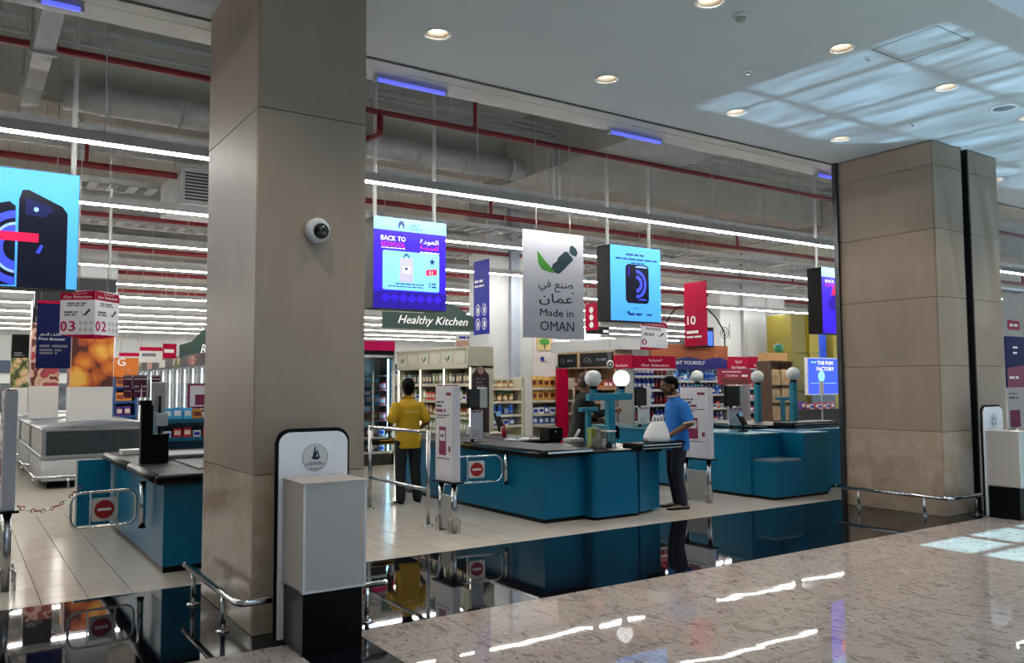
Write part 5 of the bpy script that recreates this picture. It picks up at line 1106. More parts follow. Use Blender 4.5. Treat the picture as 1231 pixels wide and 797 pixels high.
def gondola(name, label, p0, d, length, zs, depth, mat, back, rows, where, top=None, uprights=2, step=.15, sc=1.0, rotz=0.0, lip=None, run=0, lit=False, toprow=True):
    """shelving whose front edge runs from p0 along d; the goods face the front normal n"""
    d = Vector((d[0], d[1], 0)).normalized(); n = Vector((d.y, -d.x, 0)); P = Vector((p0[0], p0[1], 0)); t = thing(name, label, 'shelf', P+d*length/2)
    H = top or zs[-1]+.4
    def q(a, b_, z): return P+d*a-n*b_+Z*z
    def bx(pn, m_, a0, a1, b0, b1, z0, z1): return B().add([q(a0, b0, z0), q(a1, b0, z0), q(a1, b1, z0), q(a0, b1, z0), q(a0, b0, z1), q(a1, b0, z1), q(a1, b1, z1), q(a0, b1, z1)], [(3, 2, 1, 0), (4, 5, 6, 7), (0, 1, 5, 4), (1, 2, 6, 5), (2, 3, 7, 6), (3, 0, 4, 7)]).build(pn, m_, t)
    bx('back_panel', back, 0, length, depth-.03, depth, 0, H)
    for i in range(uprights):
        a = (length-.05)*i/(uprights-1); u_ = bx('upright', mat, a, a+.05, 0, depth-.03, 0, H)
        if lit and i < uprights: bx('light_strip', m_lightstrip, a+.015 if i else .0, a+.05, -.012, -.004, zs[0], H)
    bx('kick_plate', m_dark, .05, length-.05, .03, depth-.03, 0, .1)
    for k, z in enumerate(zs):
        s = bx('shelf_board', mat, .05, length-.05, 0, depth-.03, z-.03, z); bx('price_strip', lip or mat, .05, length-.05, -.008, 0, z-.045, z+.01)
    for k, z in enumerate(zs):
        kinds = rows[k % len(rows)]
        if kinds: a = q(.07, .10, 0); goods(kinds, (a.x, a.y), (d.x, d.y), length-.14, z, where, rotz, step, sc, .015, run=run, row=['lowest', 'second', 'third', 'fourth', 'fifth', 'sixth'][k] if k < len(zs)-1 else 'top')
    return t, q, bx, H

# ---------------------------------------------------------------- interior columns
for (pa, pb, y, dep, mt, lab) in ((587, 622, 17.2, .9, m_white, 'white shop column behind the jar shelf'), (622.5, 640, 17.2, .9, m_white, 'narrow white shop column beside the tree poster'), (640.5, 668, 17.2, 1.0, M('pink_white_paint', 'd8d0cf', .7, var=.01), 'white shop column with the tree poster'),
        (867, 922, 21.0, 1.2, m_white, 'white shop column behind the brick band'), (922.5, 945, 21.0, 1.2, m_white, 'white shop column above the wooden block'), (94, 139, 24, 1.0, m_white, 'white shop column behind the till signs'), (700, 722, 30, 1, m_white, 'far white shop column behind the red banner')):
    a, b = at(pa, 440, y), at(pb, 440, y)
    o = struct(B().box(a.x, b.x, y, y+dep, 0, ZS).build('column', mt), lab)
a, b = at(612, 400, 17.19), at(622, 400, 17.19); tag(B().box(a.x, b.x, 17.08, 17.18, 0, ZS).build('downpipe', M('pale_blue_pipe', 'aab4c4', .4)), 'pale grey down pipe on the white shop column', 'pipe')
a, b = at(893, 400, 20.9), at(898, 400, 20.9); tag(B().box(a.x, b.x, 20.85, 20.98, 0, ZS).build('downpipe', m_galv), 'galvanised down pipe on the far white column', 'pipe')
a, b = at(645, 406, 17.19), at(663, 421, 17.19); t = thing('poster', 'small poster of a green tree on the white column', 'poster', (a.x, 17.19, b.z)); B().box(a.x, b.x, 17.17, 17.195, b.z, a.z).build('sheet', M('straw_print', 'c9b07c', .6, var=.1), t)
w_, h_ = b.x-a.x, a.z-b.z; flat(circ(.5*w_, .68*h_, .36*w_, 18, ry=.28*h_), m_green, t, (a.x, 17.17, b.z), X, Z, 'tree_print'); flat([(.45*w_, .1*h_), (.55*w_, .1*h_), (.53*w_, .5*h_), (.47*w_, .5*h_)], M('bark_print', '4d3a22', .6), t, (a.x, 17.17, b.z), X, Z, 'tree_print')
a, b = at(650, 429, 17.19), at(659, 434, 17.19); t2 = thing('small_notice', 'tiny blue and red notice below the tree poster', 'notice', (a.x, 17.18, b.z)); B().box(a.x, b.x, 17.18, 17.195, b.z, a.z).build('sheet', m_offwhite, t2); flat([(0, 0), ((b.x-a.x)*.4, 0), ((b.x-a.x)*.4, a.z-b.z), (0, a.z-b.z)], m_blueprint, t2, (a.x, 17.18, b.z), X, Z)

# ---------------------------------------------------------------- shelf of jars and packets in two bays
a, b = at(589, 457, 15.5), at(629, 457, 15.5)
zs = [at(600, py, 15.5).z for py in (541, 512, 499, 482.7, 466.8)]; zs = [.2]+sorted([z for z in zs if z > .3])
gondola('grocery_shelf', 'cream shelf of amber jars and packets beneath the white column', (a.x, 15.5), (1, 0), b.x-a.x, zs, .45, m_shelfw, m_shelfw, [['wht_box'], ['blue_can', 'wht_box'], ['wat_bot', 'blue_can'], ['orn_jar'], ['orn_jar', 'grn_jar']], 'jar shelf', 1.85, step=.155, sc=1.15)
a2, b2 = at(638, 457, 15.5), at(691, 457, 15.5)
gondola('grocery_shelf', 'cream shelf of straw yellow packets beside the cashier', (a2.x, 15.5), (1, 0), b2.x-a2.x, zs, .45, m_shelfw, m_shelfw, [['blue_can'], ['blue_can'], ['blue_can', 'wht_box'], ['yel_pack'], ['yel_pack']], 'packet shelf', 1.85, step=.165, sc=1.2)
B().box(b.x+.0, a2.x, 15.45, 15.9, 0, 1.88).build('shelf_end_post', m_offwhite); tag(bpy.data.objects['shelf_end_post'], 'pale post between the jar shelf and the packet shelf', 'post')
t, q, bx, H = None, None, None, None
# brown chestnut shaped shop board
y = 12.9; a, b = at(568, 439, y), at(588, 480, y); w_, h_ = b.x-a.x, a.z-b.z
t = thing('shop_board', 'dark brown coffee shop board with a round seal on top', 'sign', ((a.x+b.x)/2, y, 0)); m_choc = M('chocolate_print', '33211b', .5, var=.2, scale=10)
B().prism([(0, -b.z), (w_, -b.z), (w_, .72*h_), (.8*w_, .82*h_)]+circ(.5*w_, .82*h_, .28*w_, 12, 0, PI)+[(.2*w_, .82*h_), (0, .72*h_)], (a.x, y, b.z), X, Z, Y*.05).build('board', m_choc, t)
flat(circ(.5*w_, .85*h_, .2*w_, 20), M('rose_seal', 'a9807a', .5), t, (a.x, y, b.z), X, Z, 'seal'); bars(t, m_gtext, (a.x, y, b.z), X, Z, [(.2*w_, .8*w_, .6*h_, .03), (.2*w_, .7*w_, .5*h_, .03), (.25*w_, .8*w_, .4*h_, .025)])

# ---------------------------------------------------------------- lit cream shelf with leaf panels (faces the mall side aisle)
x = 7.95; ya = atx(479, 440, x).y; yb = atx(566, 440, x).y
zt = atx(566, 418, x).z; zb = atx(566, 441, x).z
zs = [.2, .5, .8, 1.1, 1.4, 1.72]
gondola('lit_shelf', 'cream lit shelf of green and brown cartons under a header of leaf panels', (x, ya), (0, -1), ya-yb, zs, .5, m_shelfw, M('shelf_pale_green', 'c9cfa8', .6), [['grn_box', 'brn_box'], ['brn_box', 'grn_jar', 'wht_box'], ['grn_box', 'dk_box'], ['grn_jar', 'brn_box'], ['grn_box', 'wht_box', 'red_box'], ['brn_box', 'dk_box', 'grn_box']], 'leaf panel shelf', zb, 4, .135, 1.0, -PI/2, lit=True)
t = thing('shelf_header', 'cream panelled header with green leaf pictures above the lit shelf', 'header', (x, (ya+yb)/2, zb))
B().box(x-.03, x+.5, yb, ya, zb, zt).build('header_box', m_shelfw, t)
n = 6; L_ = ya-yb
for i in range(n):
    y1 = ya-.08-i*(L_-.1)/n; y0 = y1-(L_-.1)/n+.12
    pn = B().box(x-.045, x-.03, y0, y1, zb+.08, zt-.06).build('header_panel', M('panel_cream', 'd9d6c4', .6), t, .004, 1)
    if i % 2 == 0:
        w_, h_ = y1-y0, zt-zb-.14; O = Vector((x-.045, y1, zb+.08))
        for pts in ([(.5, .2), (.35, .35), (.28, .7), (.45, .5)], [(.5, .2), (.55, .5), (.75, .8), (.8, .5), (.65, .3)], [(.48, .1), (.53, .1), (.52, .3), (.49, .3)]): flat([(px*w_, pz*h_) for px, pz in pts], m_green, pn, O, -Y, Z, 'leaf_print')
B().box(x-.06, x+.5, yb, ya, zt, zt+.03).box(x-.06, x+.5, yb, ya, zb-.02, zb+.02).box(x-.07, x-.03, yb, yb+.06, zb, zt).build('header_frame', m_shelfw, t)
# fridge with magenta header in the corner behind the shopper in yellow
y = ya+.15; xr = at(474, 440, y).x; xl = xr-1.7; z1 = at(460, 426, y).z; z2 = at(460, 410, y).z
t = thing('display_fridge', 'glass door fridge of pink and cyan cartons under a magenta header', 'fridge', ((xl+xr)/2, y+.4, 0))
B().box(xl, xr, y+.62, y+.7, 0, z1).box(xl, xl+.05, y, y+.62, 0, z1).box(xr-.06, xr, y, y+.62, 0, z1).box(xl, xr, y, y+.62, z1-.08, z1).box(xl, xr, y, y+.62, 0, .25).build('cabinet', m_darkmetal, t)
B().box(xl, xr, y-.03, y+.3, z1+.08, z2).build('header', m_magenta, t); B().box(xl, xr, y, y+.3, z1, z1+.08).build('header_base', m_dark, t)
zs = [.28, .62, .95, 1.28, 1.60, 1.92]
for z in zs: B().box(xl+.05, xr-.06, y+.08, y+.6, z-.02, z).build('shelf_board', m_shelfg, t)
B().box(xr-.13, xr-.10, y+.05, y+.08, .3, z1-.1).build('light_strip', M('cyan_strip', 'a6e4ff', .4, var=0, emit=14.0), t); B().box(xl+.06, xl+.09, y+.05, y+.08, .3, z1-.1).build('light_strip', M('cyan_strip', 'a6e4ff'), t)
for k, d0 in enumerate((xl, (xl+xr)/2)):
    fr = B(); wd = (xr-xl)/2
    for (a0, a1, c0, c1) in ((0, .05, 0, 1), (wd-.05, wd, 0, 1)): fr.box(d0+a0, d0+a1, y-.03, y, .25, z1-.02)
    fr.box(d0, d0+wd, y-.03, y, z1-.07, z1-.02).box(d0, d0+wd, y-.03, y, .25, .30); dr = fr.build('door', m_galv, t)
    B().box(d0+.05, d0+wd-.05, y-.02, y-.012, .30, z1-.07).build('pane', m_glass, dr); B().cyl((d0+(.08 if k else wd-.08), y-.05, 1.0), (d0+(.08 if k else wd-.08), y-.05, 1.5), .012, 8).build('handle', m_chrome, dr)
for i, z in enumerate(zs[:-1]): goods([['wht_box', 'dk_box'], ['wht_box', 'pnk_box'], ['pnk_box', 'red_box'], ['pnk_box', 'cyan_box'], ['pnk_box', 'cyan_box']][i], (xl+.75, y+.18), (1, 0), xr-xl-.85, z, 'magenta fridge', 0, .16, 1.15, run=2, row=['lowest', 'second', 'third', 'fourth', 'fifth'][i])

# ---------------------------------------------------------------- green sign and low hanging sign
y = 17.5; a, b = at(460, 372, y), at(571, 400, y); w_, h_ = b.x-a.x, at(460, 374, y).z-at(460, 393, y).z; zb = at(515, 396, y).z
m_dkgreen = M('bottle_green_print', '0e2f26', .5, var=.05); hh = at(515, 372, y).z-zb
t = thing('shop_sign', 'dark green curved sign with white script lettering below the violet advert', 'sign', ((a.x+b.x)/2, y, zb))
B().prism([(0, 0), (w_, 0), (w_, .72*hh), (.97*w_, .76*hh)]+[(w_*(.93-.5*i/12), hh*(.8+.55*math.sin(PI*i/12))) for i in range(13)]+[(.4*w_, .8*hh), (0, .8*hh)], (a.x, y, zb), X, Z, Y*.06).build('board', m_dkgreen, t)
text('Healthy Kitchen', m_wtext, t, (a.x+.53*w_, y, zb+.26*hh), X, Z, w=.76*w_, h=.42*hh, shear=.35, bold=.012)
for s in (.1, .9): B().cyl((a.x+w_*s, y+.03, zb+.6*hh), (a.x+w_*s, y+.03, ZS), .005, 6).build('cord', m_galv, t)
y = 19; a, b = at(548, 401, y), at(569, 419, y); t = thing('hanging_poster', 'small white and salmon hanging poster under the blue banner', 'poster', ((a.x+b.x)/2, y, b.z)); B().box(a.x, b.x, y, y+.02, b.z, a.z).build('sheet', m_offwhite, t); B().box(a.x, b.x, y-.004, y, b.z, b.z+(a.z-b.z)*.5).build('picture', M('salmon_print', 'c79a8a', .6, var=.25, scale=6), t)
bars(t, m_blueprint, (a.x, y, b.z), X, Z, [(.1, (b.x-a.x)*.8, (a.z-b.z)*.75, .05)])
for s in (.1, .9): B().cyl((a.x+(b.x-a.x)*s, y+.01, a.z), (a.x+(b.x-a.x)*s, y+.01, ZS), .004, 6).build('cord', m_galv, t)

# ---------------------------------------------------------------- shelf with black headers behind the cashier
x = 12.3; ya = atx(671, 440, x).y; yb = atx(740, 440, x).y
z1, z2 = atx(700, 443, x).z, atx(700, 426, x).z
gondola('bakery_shelf', 'beige shelf of orange and red cartons under black headers', (x, ya), (0, -1), ya-yb, [.25, .6, .95, 1.3, 1.62], .5, M('beige_wood', 'b39a78', .5), M('beige_back', 'a68c70', .6), [['dk_box'], ['red_box', 'brn_box'], ['brn_box', 'dk_box'], ['red_box', 'orn_box'], ['orn_box', 'pnk_box']], 'black header shelf', z1, 3, .16, 1.05, -PI/2)
t = thing('shelf_header', 'beige header with two black panels and white drawings behind the cashier', 'header', (x, (ya+yb)/2, z1)); B().box(x-.02, x+.5, yb, ya, z1, z2+.06).build('header_box', M('beige_wood', 'b39a78'), t)
L_ = ya-yb
for (s0, s1) in ((.02, .36), (.42, .98)):
    pn = B().box(x-.035, x-.02, ya-s1*L_, ya-s0*L_, z1+.03, z2+.02).build('header_panel', m_black, t); O = Vector((x-.035, ya-s0*L_, z1+.03)); w_, h_ = (s1-s0)*L_, z2-z1-.01
    for (cx, cz, r) in ((.22, .55, .09), (.3, .4, .08), (.17, .42, .06)): flat(circ(cx*w_, cz*h_, r*w_, 12, ry=r*h_*1.4), m_gtext, pn, O, -Y, Z, 'drawing'); flat(circ(cx*w_, cz*h_, r*w_*.75, 12, ry=r*h_), m_black, pn, O, -Y, Z, 'drawing', .002)
    bars(pn, m_gtext, O, -Y, Z, [(.5*w_, .8*w_, .5*h_, .05)])
tag(B().box(x, x+.6, yb-.2, ya+.3, z2+.07, z2+.32).build('white_bulkhead', m_white), 'plain white bulkhead above the black headers', 'bulkhead')
c = at(733, 438, 13.4); t = thing('hanging_disc', 'round white hanging disc with a black swirl near the black headers', 'sign', c); B().lathe([(.001, 0), (.09, 0), (.09, .02), (.001, .02)], c, 24, axis='-y').build('disc', m_offwhite, t); B().lathe([(.035, .02), (.06, .02), (.06, .026), (.035, .026)], c, 20, axis='-y').build('swirl', m_dark, t)
for k in range(3): B().cyl((c.x-.03+.03*k, c.y, c.z+.09), (c.x-.05+.05*k, c.y, c.z+.35), .005, 6).build('cord', m_galv, t)
B().cyl((c.x, c.y, c.z+.35), (c.x, c.y, ZS), .005, 6).build('cord', m_galv, t)
tag(B().box(at(671, 450, 15.3).x, at(683, 450, 15.3).x, 15.3, 15.4, 0, at(671, 443, 15.3).z).build('red_panel', m_crimson), 'red end panel of the packet shelf beside the cashier', 'panel')

# ---------------------------------------------------------------- crimson promotion shelves
def promo(px0, px1, y, pyt, pyb, label, where, rows, zs, words=True, step=.13, hdr=m_crimson, sc=1.0, run=6):
    a, b = at(px0, pyt, y), at(px1, pyb, y); x0, x1 = a.x, b.x; zt, zb = at((px0+px1)/2, pyt, y).z, at((px0+px1)/2, pyb, y).z
    gondola('promotion_shelf', label, (x0, y), (1, 0), x1-x0, zs, .5, m_shelfg, m_shelfb, rows, where, zb, 2, step, sc, 0, m_offwhite, run)
    t = thing('shelf_header', 'crimson header board of the '+label, 'header', ((x0+x1)/2, y, zb)); B().box(x0, x1, y-.06, y-.02, zb, zt).build('header_board', hdr, t); B().box(x0, x1, y-.065, y-.02, zb-.04, zb).build('header_rail', m_offwhite, t)
    if words:
        w_, h_ = x1-x0, zt-zb
        text('Our Selection', m_wtext, t, (x0+w_*.5, y-.06, zb+.16*h_), X, Z, w=.66*w_, h=.2*h_, bold=.02); text('اختيارنا', m_wtext, t, (x0+w_*.5, y-.06, zb+.58*h_), X, Z, w=.3*w_, h=.2*h_, ar=True, bold=.01)
    return x0, x1, zb, zt
zs = [.2, .55, .9, 1.25, 1.58, 1.88]
x0, x1, zb, zt = promo(760, 810, 13.4, 428, 443, 'crimson promotion shelf of blue and dark red bottles', 'wide crimson shelf', [['orn_box', 'red_box'], ['red_box', 'orn_box'], ['red_bot', 'blue_bot'], ['blue_bot', 'red_bot'], ['blue_bot', 'red_bot'], ['blue_bot', 'red_bot']], zs, run=5)
# the return side of that promotion stand
xs, yb_ = x0-.02, 13.4; ya = atx(739, 440, xs).y
t = thing('shelf_header', 'crimson side header turning the corner of the promotion shelf', 'header', (xs, (ya+yb_)/2, zb)); B().box(xs-.04, xs, yb_-.06, ya, zb, zt+.02).build('header_board', m_crimson, t)
text('Our Selection', m_wtext, t, (xs-.04, (ya+yb_)/2, zb+.16*(zt-zb)), -Y, Z, w=.7*(ya-yb_), h=.2*(zt-zb), bold=.02)
# brick band and blue water banner
y = 17.0; a, b = at(783, 413, y), at(875, 432, y); bw = thing('brick_band', 'band of orange bricks above the blue water banner', 'brickwork', ((a.x+b.x)/2, y, b.z-.1))
m_brick = M('orange_brick', 'b0603a', .85, var=.18, scale=3, bump=.3); z0, z1 = at(783, 432, y).z, at(783, 413, y).z
B().box(a.x, b.x, y+.02, y+.2, z0, z1).build('mortar', M('mortar', '9c8878', .9), bw); B().box(a.x, b.x, y+.12, y+.2, 0, z0).build('support_wall', m_white, bw)
rows_ = 6; bh = (z1-z0)/rows_; bl = .235; bm_full = B().box(0, bl-.012, -.0, .1, 0, bh-.012).mesh('brick', m_brick)
for r_ in range(rows_):
    xx = a.x-(bl/2 if r_ % 2 else 0)
    while xx < b.x-.02:
        x_0, x_1 = max(xx, a.x), min(xx+bl-.012, b.x)
        if x_1-x_0 > bl-.02: obj('brick', bm_full, bw, Vector((x_0, y, z0+r_*bh))-bw.location)
        elif x_1-x_0 > .03: B().box(x_0, x_1, y, y+.1, z0+r_*bh, z0+(r_+1)*bh-.012).build('brick', m_brick, bw)
        xx += bl
y = 16.6; a, b = at(807, 430, y), at(874, 444, y); w_, h_ = b.x-a.x, at(807, 430, y).z-at(807, 444, y).z
t = thing('water_banner', 'dark blue wavy banner with white lettering above the water bottles', 'banner', ((a.x+b.x)/2, y, b.z)); zb = at(840, 444, y).z
B().prism([(0, 0), (w_, 0), (w_, .85*h_)]+[(w_*(.95-.9*i/12), h_*(.95+.12*math.sin(i*.9))) for i in range(13)]+[(0, .9*h_)], (a.x, y, zb), X, Z, Y*.05).build('board', M('deep_blue_print', '10186e', .4), t)
text('TREAT YOURSELF', m_wtext, t, (a.x+.27*w_, y, zb+.42*h_), X, Z, w=.64*w_, h=.32*h_, bold=.03)
gondola('water_shelf', 'blue shelf of water bottles under the dark blue banner', (a.x, y), (1, 0), w_, [.2, .6, 1.0, 1.4, 1.78], .5, m_shelfg, m_shelfb, [['wat_bot'], ['red_box', 'blue_bot'], ['red_box', 'wht_box'], ['wat_bot', 'blue_bot'], ['wat_bot', 'wht_box', 'cyan_box']], 'water shelf', zb, 2, .145, 1.1, 0, m_offwhite)
promo(873, 899, 17.2, 429, 446, 'narrow crimson promotion shelf of red cartons beside the water banner', 'narrow crimson shelf', [['red_box', 'pnk_box'], ['red_box', 'red_bot']], zs, step=.15)
x0, x1, zb, zt = promo(899.5, 926, 16.0, 429, 443, 'crimson promotion shelf of pink cartons beside the paper bags', 'crimson shelf by paper bags', [['pnk_box', 'wht_box'], ['red_box', 'wht_box'], ['pnk_box', 'red_box']], zs, step=.15)
y = 14.8; a, b = at(864, 443, y), at(903, 462, y); t = thing('promo_board', 'dark crimson promotion board behind the wide screen register', 'sign', ((a.x+b.x)/2, y, 0)); B().box(a.x, b.x, y, y+.05, b.z, a.z).build('board', M('dark_crimson_print', '8a0d34', .45), t)
B().cyl(((a.x+b.x)/2, y+.03, 0), ((a.x+b.x)/2, y+.03, b.z), .03, 10).build('post', m_galv, t); w_, h_ = b.x-a.x, a.z-b.z; text('Carrefour', m_wtext, t, (a.x+.4*w_, y, b.z+.5*h_), X, Z, w=.4*w_, h=.16*h_); bars(t, m_wtext, (a.x, y, b.z), X, Z, [(.1*w_, .7*w_, .8*h_, .02), (.7*w_, .9*w_, .55*h_, .05)]); flat([(.1*w_, .05*h_), (.9*w_, .05*h_), (.9*w_, .35*h_), (.1*w_, .35*h_)], M('brown_picture', '5a2c22', .6, var=.4, scale=12), t, (a.x, y, b.z), X, Z, 'picture')

# ---------------------------------------------------------------- paper bags shelf, wooden block, green globe
y = 14.5; a, b = at(926, 436, y), at(953, 436, y); m_kraft = M('kraft_paper', 'a58a66', .8, var=.15, scale=6, bump=.4, bscale=9)
t = thing('bag_rack', 'wooden rack of brown paper bags near the yellow column', 'shelf', ((a.x+b.x)/2, y, 0)); m_dwood = M('dark_wood', '4a3526', .6, var=.2)
B().box(a.x, b.x, y+.4, y+.45, 0, at(936, 434, 14.5).z-.002).build('back_panel', m_dwood, t)
for xx in (a.x, b.x-.05): B().box(xx, xx+.05, y, y+.4, 0, at(936, 434, 14.5).z-.002).build('upright', m_dwood, t)
for z in (.25, .72, 1.19, 1.66): B().box(a.x+.05, b.x-.05, y, y+.4, z-.03, z).build('shelf_board', m_dwood, t)
bagm = B(); bagm.loft([[(sx*.17*cx, sy*.08*cy, z*1.08) for cx, cy in ((-1, -1), (1, -1), (1, 1), (-1, 1))] for z, sx, sy in ((0, 1, 1), (.25, 1, 1), (.33, .96, .8), (.38, .98, .4))], m_kraft, False); bagm.prism(circ(0, .17, .035, 10), (0, -.06, 0), X, Z, (0, -.004, 0), m_green); bagm.tube([(-.05, -.03, .37), (-.04, -.03, .43), (.04, -.03, .43), (.05, -.03, .37)], .006, 5, m_kraft); bagm = bagm.mesh('paper_bag')
nb = max(2, int((b.x-a.x-.1)/.31))
for k, z in enumerate((.25, .72, 1.19, 1.66)):
    for i in range(nb):
        o = obj('paper_bag', bagm, None, (a.x+.05+(b.x-a.x-.1)*(i+.5)/nb, y+.12, z)); o.rotation_euler = (0, 0, random.uniform(-.1, .1)); tag(o, 'brown paper bag, %s from left, %s board of the wooden rack' % (['first', 'second', 'third', 'fourth', 'fifth'][i], ['lowest', 'second', 'third', 'top'][k]), 'paper bag', 'paper bags on the wooden rack')
y2 = 14.5; a, b = at(925.5, 424, y2), at(947, 434, y2); zt_ = b.z
t = thing('wooden_block', 'pale wooden block carrying the green globe', 'block', ((a.x+b.x)/2, y2, zt_)); B().box(a.x, b.x, y2, y2+.4, zt_, a.z).build('block_body', M('pale_wood', 'b98f58', .6, var=.15, scale=5, stretch=(1, 1, 6)), t, .01, 1)
c = at(936, 418, y2+.2); tag(B().sphere((c.x, c.y, a.z+.13), .135, 24).build('green_globe', M_stone('globe_print', ['1f5a7a', '2f8a5a', '3aa06a'], .4, 5)), 'green and blue globe on the wooden block', 'globe')
tag(B().box(at(922, 397, 20.9).x+.15, at(943, 397, 20.9).x, 20.93, 20.97, at(930, 402, 20.9).z, at(930, 396, 20.9).z).build('wall_lettering', m_galv), 'grey metal lettering plate on the far white column', 'sign')

# ---------------------------------------------------------------- yellow column, blue screens
y = 19.0; a, b = at(955, 430, y), at(985, 430, y); zt_ = at(965, 378, y).z
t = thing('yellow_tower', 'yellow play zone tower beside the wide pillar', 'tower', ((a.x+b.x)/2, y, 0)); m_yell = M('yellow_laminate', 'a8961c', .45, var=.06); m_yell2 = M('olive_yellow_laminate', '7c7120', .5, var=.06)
ws = (b.x-a.x)
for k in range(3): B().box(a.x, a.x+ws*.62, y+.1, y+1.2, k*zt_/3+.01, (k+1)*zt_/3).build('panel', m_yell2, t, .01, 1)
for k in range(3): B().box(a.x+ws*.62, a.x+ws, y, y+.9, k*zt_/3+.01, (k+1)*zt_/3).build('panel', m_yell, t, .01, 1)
a2, b2 = at(1002, 430, y), at(1030, 430, y); B().box(a2.x, b2.x, y, y+1.2, 0, at(1005, 402, y).z).build('panel', m_yell, t); B().box(b.x, a2.x, y+.3, y+.4, at(990, 432, y).z, at(990, 399, y).z).build('lit_window', M('screen_sky_picture', '2c4fd0', .4, var=.4, scale=1.5, emit=.4), t)
y = 18.0; a, b = at(971, 431, y), at(1009, 473, y); t = thing('info_screen', 'bright blue standing screen with white lettering in front of the yellow tower', 'screen', ((a.x+b.x)/2, y, 0)); w_, h_ = b.x-a.x, a.z-b.z
B().box(a.x-.04, b.x+.04, y, y+.12, b.z-.04, a.z+.04).build('frame', m_galv, t); B().box(a.x, b.x, y-.006, y, b.z, a.z).build('display', M('screen_royal', '1538e8', .3, var=.08, scale=1, emit=.75), t); B().box(a.x+.2, b.x-.2, y+.02, y+.1, 0, b.z-.04).build('pedestal', m_darkmetal, t)
for s, zz, ww in (('THE FUN', .83, .5), ('FACTORY', .66, .56)): text(s, m_swhite, t, (a.x+.55*w_, y-.008, b.z+zz*h_), X, Z, w=ww*w_, h=.11*h_, bold=.03)
flat(circ(.42*w_, .5*h_, .11*w_, 16), m_spale, t, (a.x, y-.006, b.z), X, Z, 'picture'); bars(t, m_spale, (a.x, y-.006, b.z), X, Z, [(.1*w_, .3*w_, .9*h_, .05), (.06*w_, .9*w_, .3*h_, .02)])
c = at(988, 465, 12.0); t = thing('card_stand', 'small white card stand before the blue screen', 'card', (c.x, 12.0, 1.0)); B().box(c.x-.07, c.x+.07, 12, 12.02, at(988, 475, 12).z, at(988, 458, 12).z).build('card', m_offwhite, t); B().box(c.x-.01, c.x+.01, 12.0, 12.02, 0, at(988, 475, 12).z).build('stem', m_galv, t)
tag(B().box(at(968, 476, 13).x, at(1010, 476, 13).x, 13.0, 13.5, 0, at(985, 492, 13).z).build('sweets_stand', m_darkmetal), 'dark low display stand of sweets in front of the blue screen', 'stand')
goods(['pnk_box', 'pur_box', 'wht_box'], (at(968, 476, 13).x, 13.15), (1, 0), at(1010, 476, 13).x-at(968, 476, 13).x, at(985, 492, 13).z, 'sweets stand', 0, .16, 1.1)

# ---------------------------------------------------------------- black arch with a swirl and a blue picture screen
y = 17.03; zf = at(783, 413, 17.0).z; pts = [at(px, py, y+.05) for px, py in ((797, 398), (803, 382), (812, 371), (824, 366), (838, 366), (850, 371), (860, 381), (868, 394), (871, 401))]
t = thing('wire_arch', 'black wire arch with curled ends standing on the brick band', 'arch', (at(835, 413, y).x, y, zf)); B().tube(pts, .022, 8).build('arch_rail', m_dark, t)
c = at(871, 400, y+.05)
for r_ in (.17, .10): B().tube([c+Vector((r_*math.cos(q_), 0, r_*math.sin(q_))) for q_ in (2*PI*k/24 for k in range(24))], .009, 6, closed=True).build('curl', m_dark, t)
e = at(877, 398, y+.05); B().cyl(e-Z*.22, e+Z*.22, .012, 6).build('spear', m_dark, t); B().cyl((pts[0].x, y+.05, zf), pts[0], .02, 8).cyl((c.x, y+.05, zf), c, .02, 8).build('leg', m_dark, t)
a, b = at(821, 398, y), at(849, 416, y); t = thing('picture_screen', 'bright blue picture screen in a black frame on the brick band', 'screen', ((a.x+b.x)/2, y-.3, b.z)); B().box(a.x-.08, b.x+.05, y-.25, y-.15, b.z-.05, a.z+.12).build('frame', m_dark, t); B().box(a.x, b.x, y-.26, y-.25, b.z, a.z).build('display', M('screen_blue', '3f6cff', .3, var=.1, emit=.7), t); B().box((a.x+b.x)/2-.1, (a.x+b.x)/2+.1, y-.15, y-.03, b.z-.05, b.z).build('bracket', m_dark, t)

